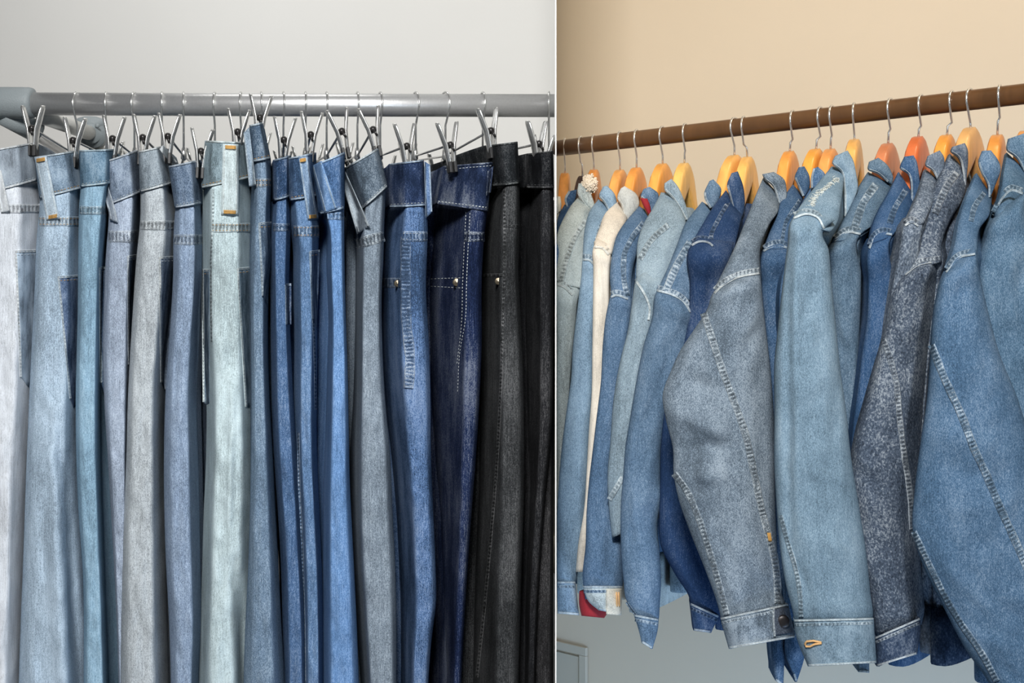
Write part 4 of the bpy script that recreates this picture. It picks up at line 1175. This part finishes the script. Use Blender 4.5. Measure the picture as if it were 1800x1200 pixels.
    for (pts, w, where) in J.get('rib', []):
        seam_line(shl if where == 'sh' else sll, pts, w, 0.0026, 0.45, i, m_seam, root, 7.5)
    if J.get('red'):
        rl = plain('red_lining', (142, 26, 36), 0.85, 0, 0.3, 500, 0.15)
        lf = Loft([(1125, 348, 1138, 349), (1130, 360, 1143, 361), (1139, 376, 1145, 379)], dco - 0.018, n=0.006, amp=0, step=3, m=9)
        mb = MB()
        mb.grid(lf.ring_tube(0.006), True, False, True)
        mb.build('lining', rl, root)['label'] = 'red lining inside the collar'
        mb = MB()
        lf = Loft([(1018, 1040, 1075, 1045), (1018, 1062, 1075, 1066), (1022, 1082, 1062, 1086)], dsh + 0.03, n=0.02, amp=0.001, step=3, m=11)
        mb.grid(lf.ring_tube(0.03), True, False, True)
        mb.build('lining', rl, root)['label'] = 'red lining inside the rolled cuff'
        mb = MB()
        patch(mb, cul, (1066, 1036), (1093, 1034), (1066, 1079), (1092, 1081), 0.003)
        mb.build('cuff_tab', denim(nm + '_tab', (196, 190, 174), 0.6, 0.6, 0.3), root)
        mb = MB()
        for k in range(2):
            stitch(mb, cul, [(1084 + 4 * k, 1040), (1085 + 4 * k, 1068)], ln=26, w=3, h=0.004, lift=0.003)
        mb.build('buttonhole', ORANGE_T, root)
    if hx == 1394:
        mb = MB()
        patch(mb, cul, (1359, 1070), (1386, 1066), (1361, 1116), (1394, 1112), 0.0035)
        tb_ = mb.build('cuff_tab', denim(nm + '_tab', (70, 78, 90), 0.8, 0.8, 0.3), root)
        mb = MB()
        x, y = 1376, 1092
        cc = W(x, y, float(cul.dep(np.array([x]), np.array([y]))[0]) - 0.004)
        mb.tube([(cc[0], cc[1] + 0.002, cc[2]), (cc[0], cc[1] - 0.001, cc[2]), (cc[0], cc[1] - 0.0025, cc[2]), (cc[0], cc[1] - 0.0028, cc[2])], [0.0085, 0.0085, 0.007, 0.003], 20)
        mb.build('button', plain('dark_button', (48, 44, 44), 0.4, 0.5), tb_)
        seam_line(cul, [(1360, 1068), (1360, 1090), (1362, 1118)], 3, 0.005, 0.1, 3, m_edge, tb_, name='tab_edge')
        mb = MB()
        for k in range(4):
            stitch(mb, sll, [(1349 + k * 1.6, 936), (1352 + k * 1.6, 952)], ln=15, w=1.6, h=0.001, lift=0.003)
        mb.build('bartack', GOLD, root)
    if J.get('hole'):
        mb = MB()
        pts = [(1444, 1129), (1430, 1126), (1418, 1127), (1415, 1131), (1417, 1136), (1424, 1136), (1432, 1132), (1444, 1130)]
        P = [W(x, y, float(cul.dep(np.array([x]), np.array([y]))[0]) - 0.002) for x, y in pts]
        mb.tube(P, 0.0013, 8)
        mb.build('buttonhole', ORANGE_T, root)
    if J.get('fray'):
        rnd = random.Random(5)
        mb = MB()
        p, al = resample([(1470, 314), (1455, 326), (1442, 336), (1432, 346), (1426, 360)], 0.9)
        for (x, y) in p:
            for k in range(6):
                x0, y0 = x + rnd.gauss(0, 1.8), y + rnd.gauss(0, 1.8)
                d0 = float(shl.dep(np.array([x0]), np.array([y0]))[0])
                a = rnd.gauss(0.6, 0.9)
                ln = rnd.uniform(2, 7)
                q0 = W(x0, y0, d0 + 0.001)
                q1 = W(x0 + math.cos(a) * ln * 0.5, y0 + math.sin(a) * ln * 0.5, d0 - rnd.uniform(0.001, 0.003))
                q2 = W(x0 + math.cos(a + 0.7) * ln, y0 + math.sin(a + 0.7) * ln, d0 - rnd.uniform(0.0, 0.003))
                mb.tube([q0, q1, q2], 0.00032, 4)
        mb.build('frayed_rip', plain('frayed_cotton', (208, 212, 206), 0.9, 0, 0.3, 600, 0.15), root)['kind'] = 'stuff'
    if i == 1:
        fz = MB()
        rnd = random.Random(9)
        for k in range(260):
            a, b_ = rnd.uniform(0, 6.28), rnd.random()**0.5
            x, y = 1036 + 12 * b_ * math.cos(a), 323 + 16 * b_ * math.sin(a)
            d0 = dco - 0.045 - 0.012 * (1 - b_ * b_)
            ang = rnd.uniform(0, 6.28)
            fz.tube([W(x, y, d0 + 0.014), W(x + 2 * math.cos(ang), y + 2 * math.sin(ang), d0), W(x + 4 * math.cos(ang + 0.6), y + 4 * math.sin(ang + 0.6), d0 - 0.004)], [0.0022, 0.0018, 0.0006], 5)
        fz.build('fluffy_lining', plain('white_fleece', (226, 214, 196), 0.95, 0, 0.5, 300, 0.2), root)['kind'] = 'stuff'

    # wooden hanger
    zt_ = EYE + (HY - HTOP[i]) * (dr - 0.005) / F
    hxw = (HPX[i] - CX) * dr / F
    t = thing('wooden_hanger', HANGL[i], 'hanger', (hxw, dr, zt_), 'wooden hangers on the brown rod')
    outer = [(0, 0), (0.008, -0.0025), (0.016, -0.009), (0.024, -0.019), (0.030, -0.033), (0.036, -0.049), (0.044, -0.066), (0.055, -0.084), (0.068, -0.100)]
    inner = [(0, -0.043), (0.008, -0.054), (0.016, -0.064), (0.024, -0.073), (0.030, -0.080), (0.036, -0.092), (0.044, -0.104), (0.055, -0.116), (0.068, -0.124)]
    # a wider head when seen this obliquely, arms bent forward
    outer = [(a * 1.28, b_ * 1.08) for a, b_ in outer]
    inner = [(a * 1.28, b_) for a, b_ in inner]
    if hx < 1060:
        outer = [(a * 0.7, b_) for a, b_ in outer]
        inner = [(a * 0.7, b_) for a, b_ in inner]
    O2 = [(-a, b_) for a, b_ in outer[:0:-1]] + outer
    I2 = [(-a, b_) for a, b_ in inner[:0:-1]] + inner
    rings = []
    c0 = np.array([hxw, dr, zt_])
    for (so, zo), (si, zi) in zip(O2, I2):
        bend = b3 * 0.9 * (abs(so)**2) * 0.8
        hgt = zo - zi
        rg = []
        for k in range(14):
            an = 2 * math.pi * k / 14
            ca, sa = math.cos(an), math.sin(an)
            s_ = (so + si) / 2
            rg.append(c0 + q3 * s_ + bend + b3 * 0.0092 * np.sign(ca) * abs(ca)**0.28 + np.array([0, 0, (zo + zi) / 2 + hgt / 2 * np.sign(sa) * abs(sa)**0.7]))
        rings.append(rg)
    mb = MB()
    mb.grid(np.array(rings), True, True, True)
    wa = mb.build('wood_arms', woodmat('hanger_wood_%s' % 'abcdefghijklmnopqrs'[i], WOODS[i], 0.32, 1.0, 0.82), t)
    wa.data.set_sharp_from_angle(angle=R(38))
    mb = MB()
    hd = -q
    pts = hook_pts(hpt[0], hpt[1], RODZ, hd, RODR + 0.0018, 0.03)
    pts = pts[:-1] + [tuple(np.array([(hpt[0] + hxw) / 2 * 0.4 + hxw * 0.6, dr, RODZ - 0.032])), (hxw, dr, zt_ - 0.006)]
    mb.tube(pts, 0.0016, 8)
    mb.build('hook', CHROME, t)
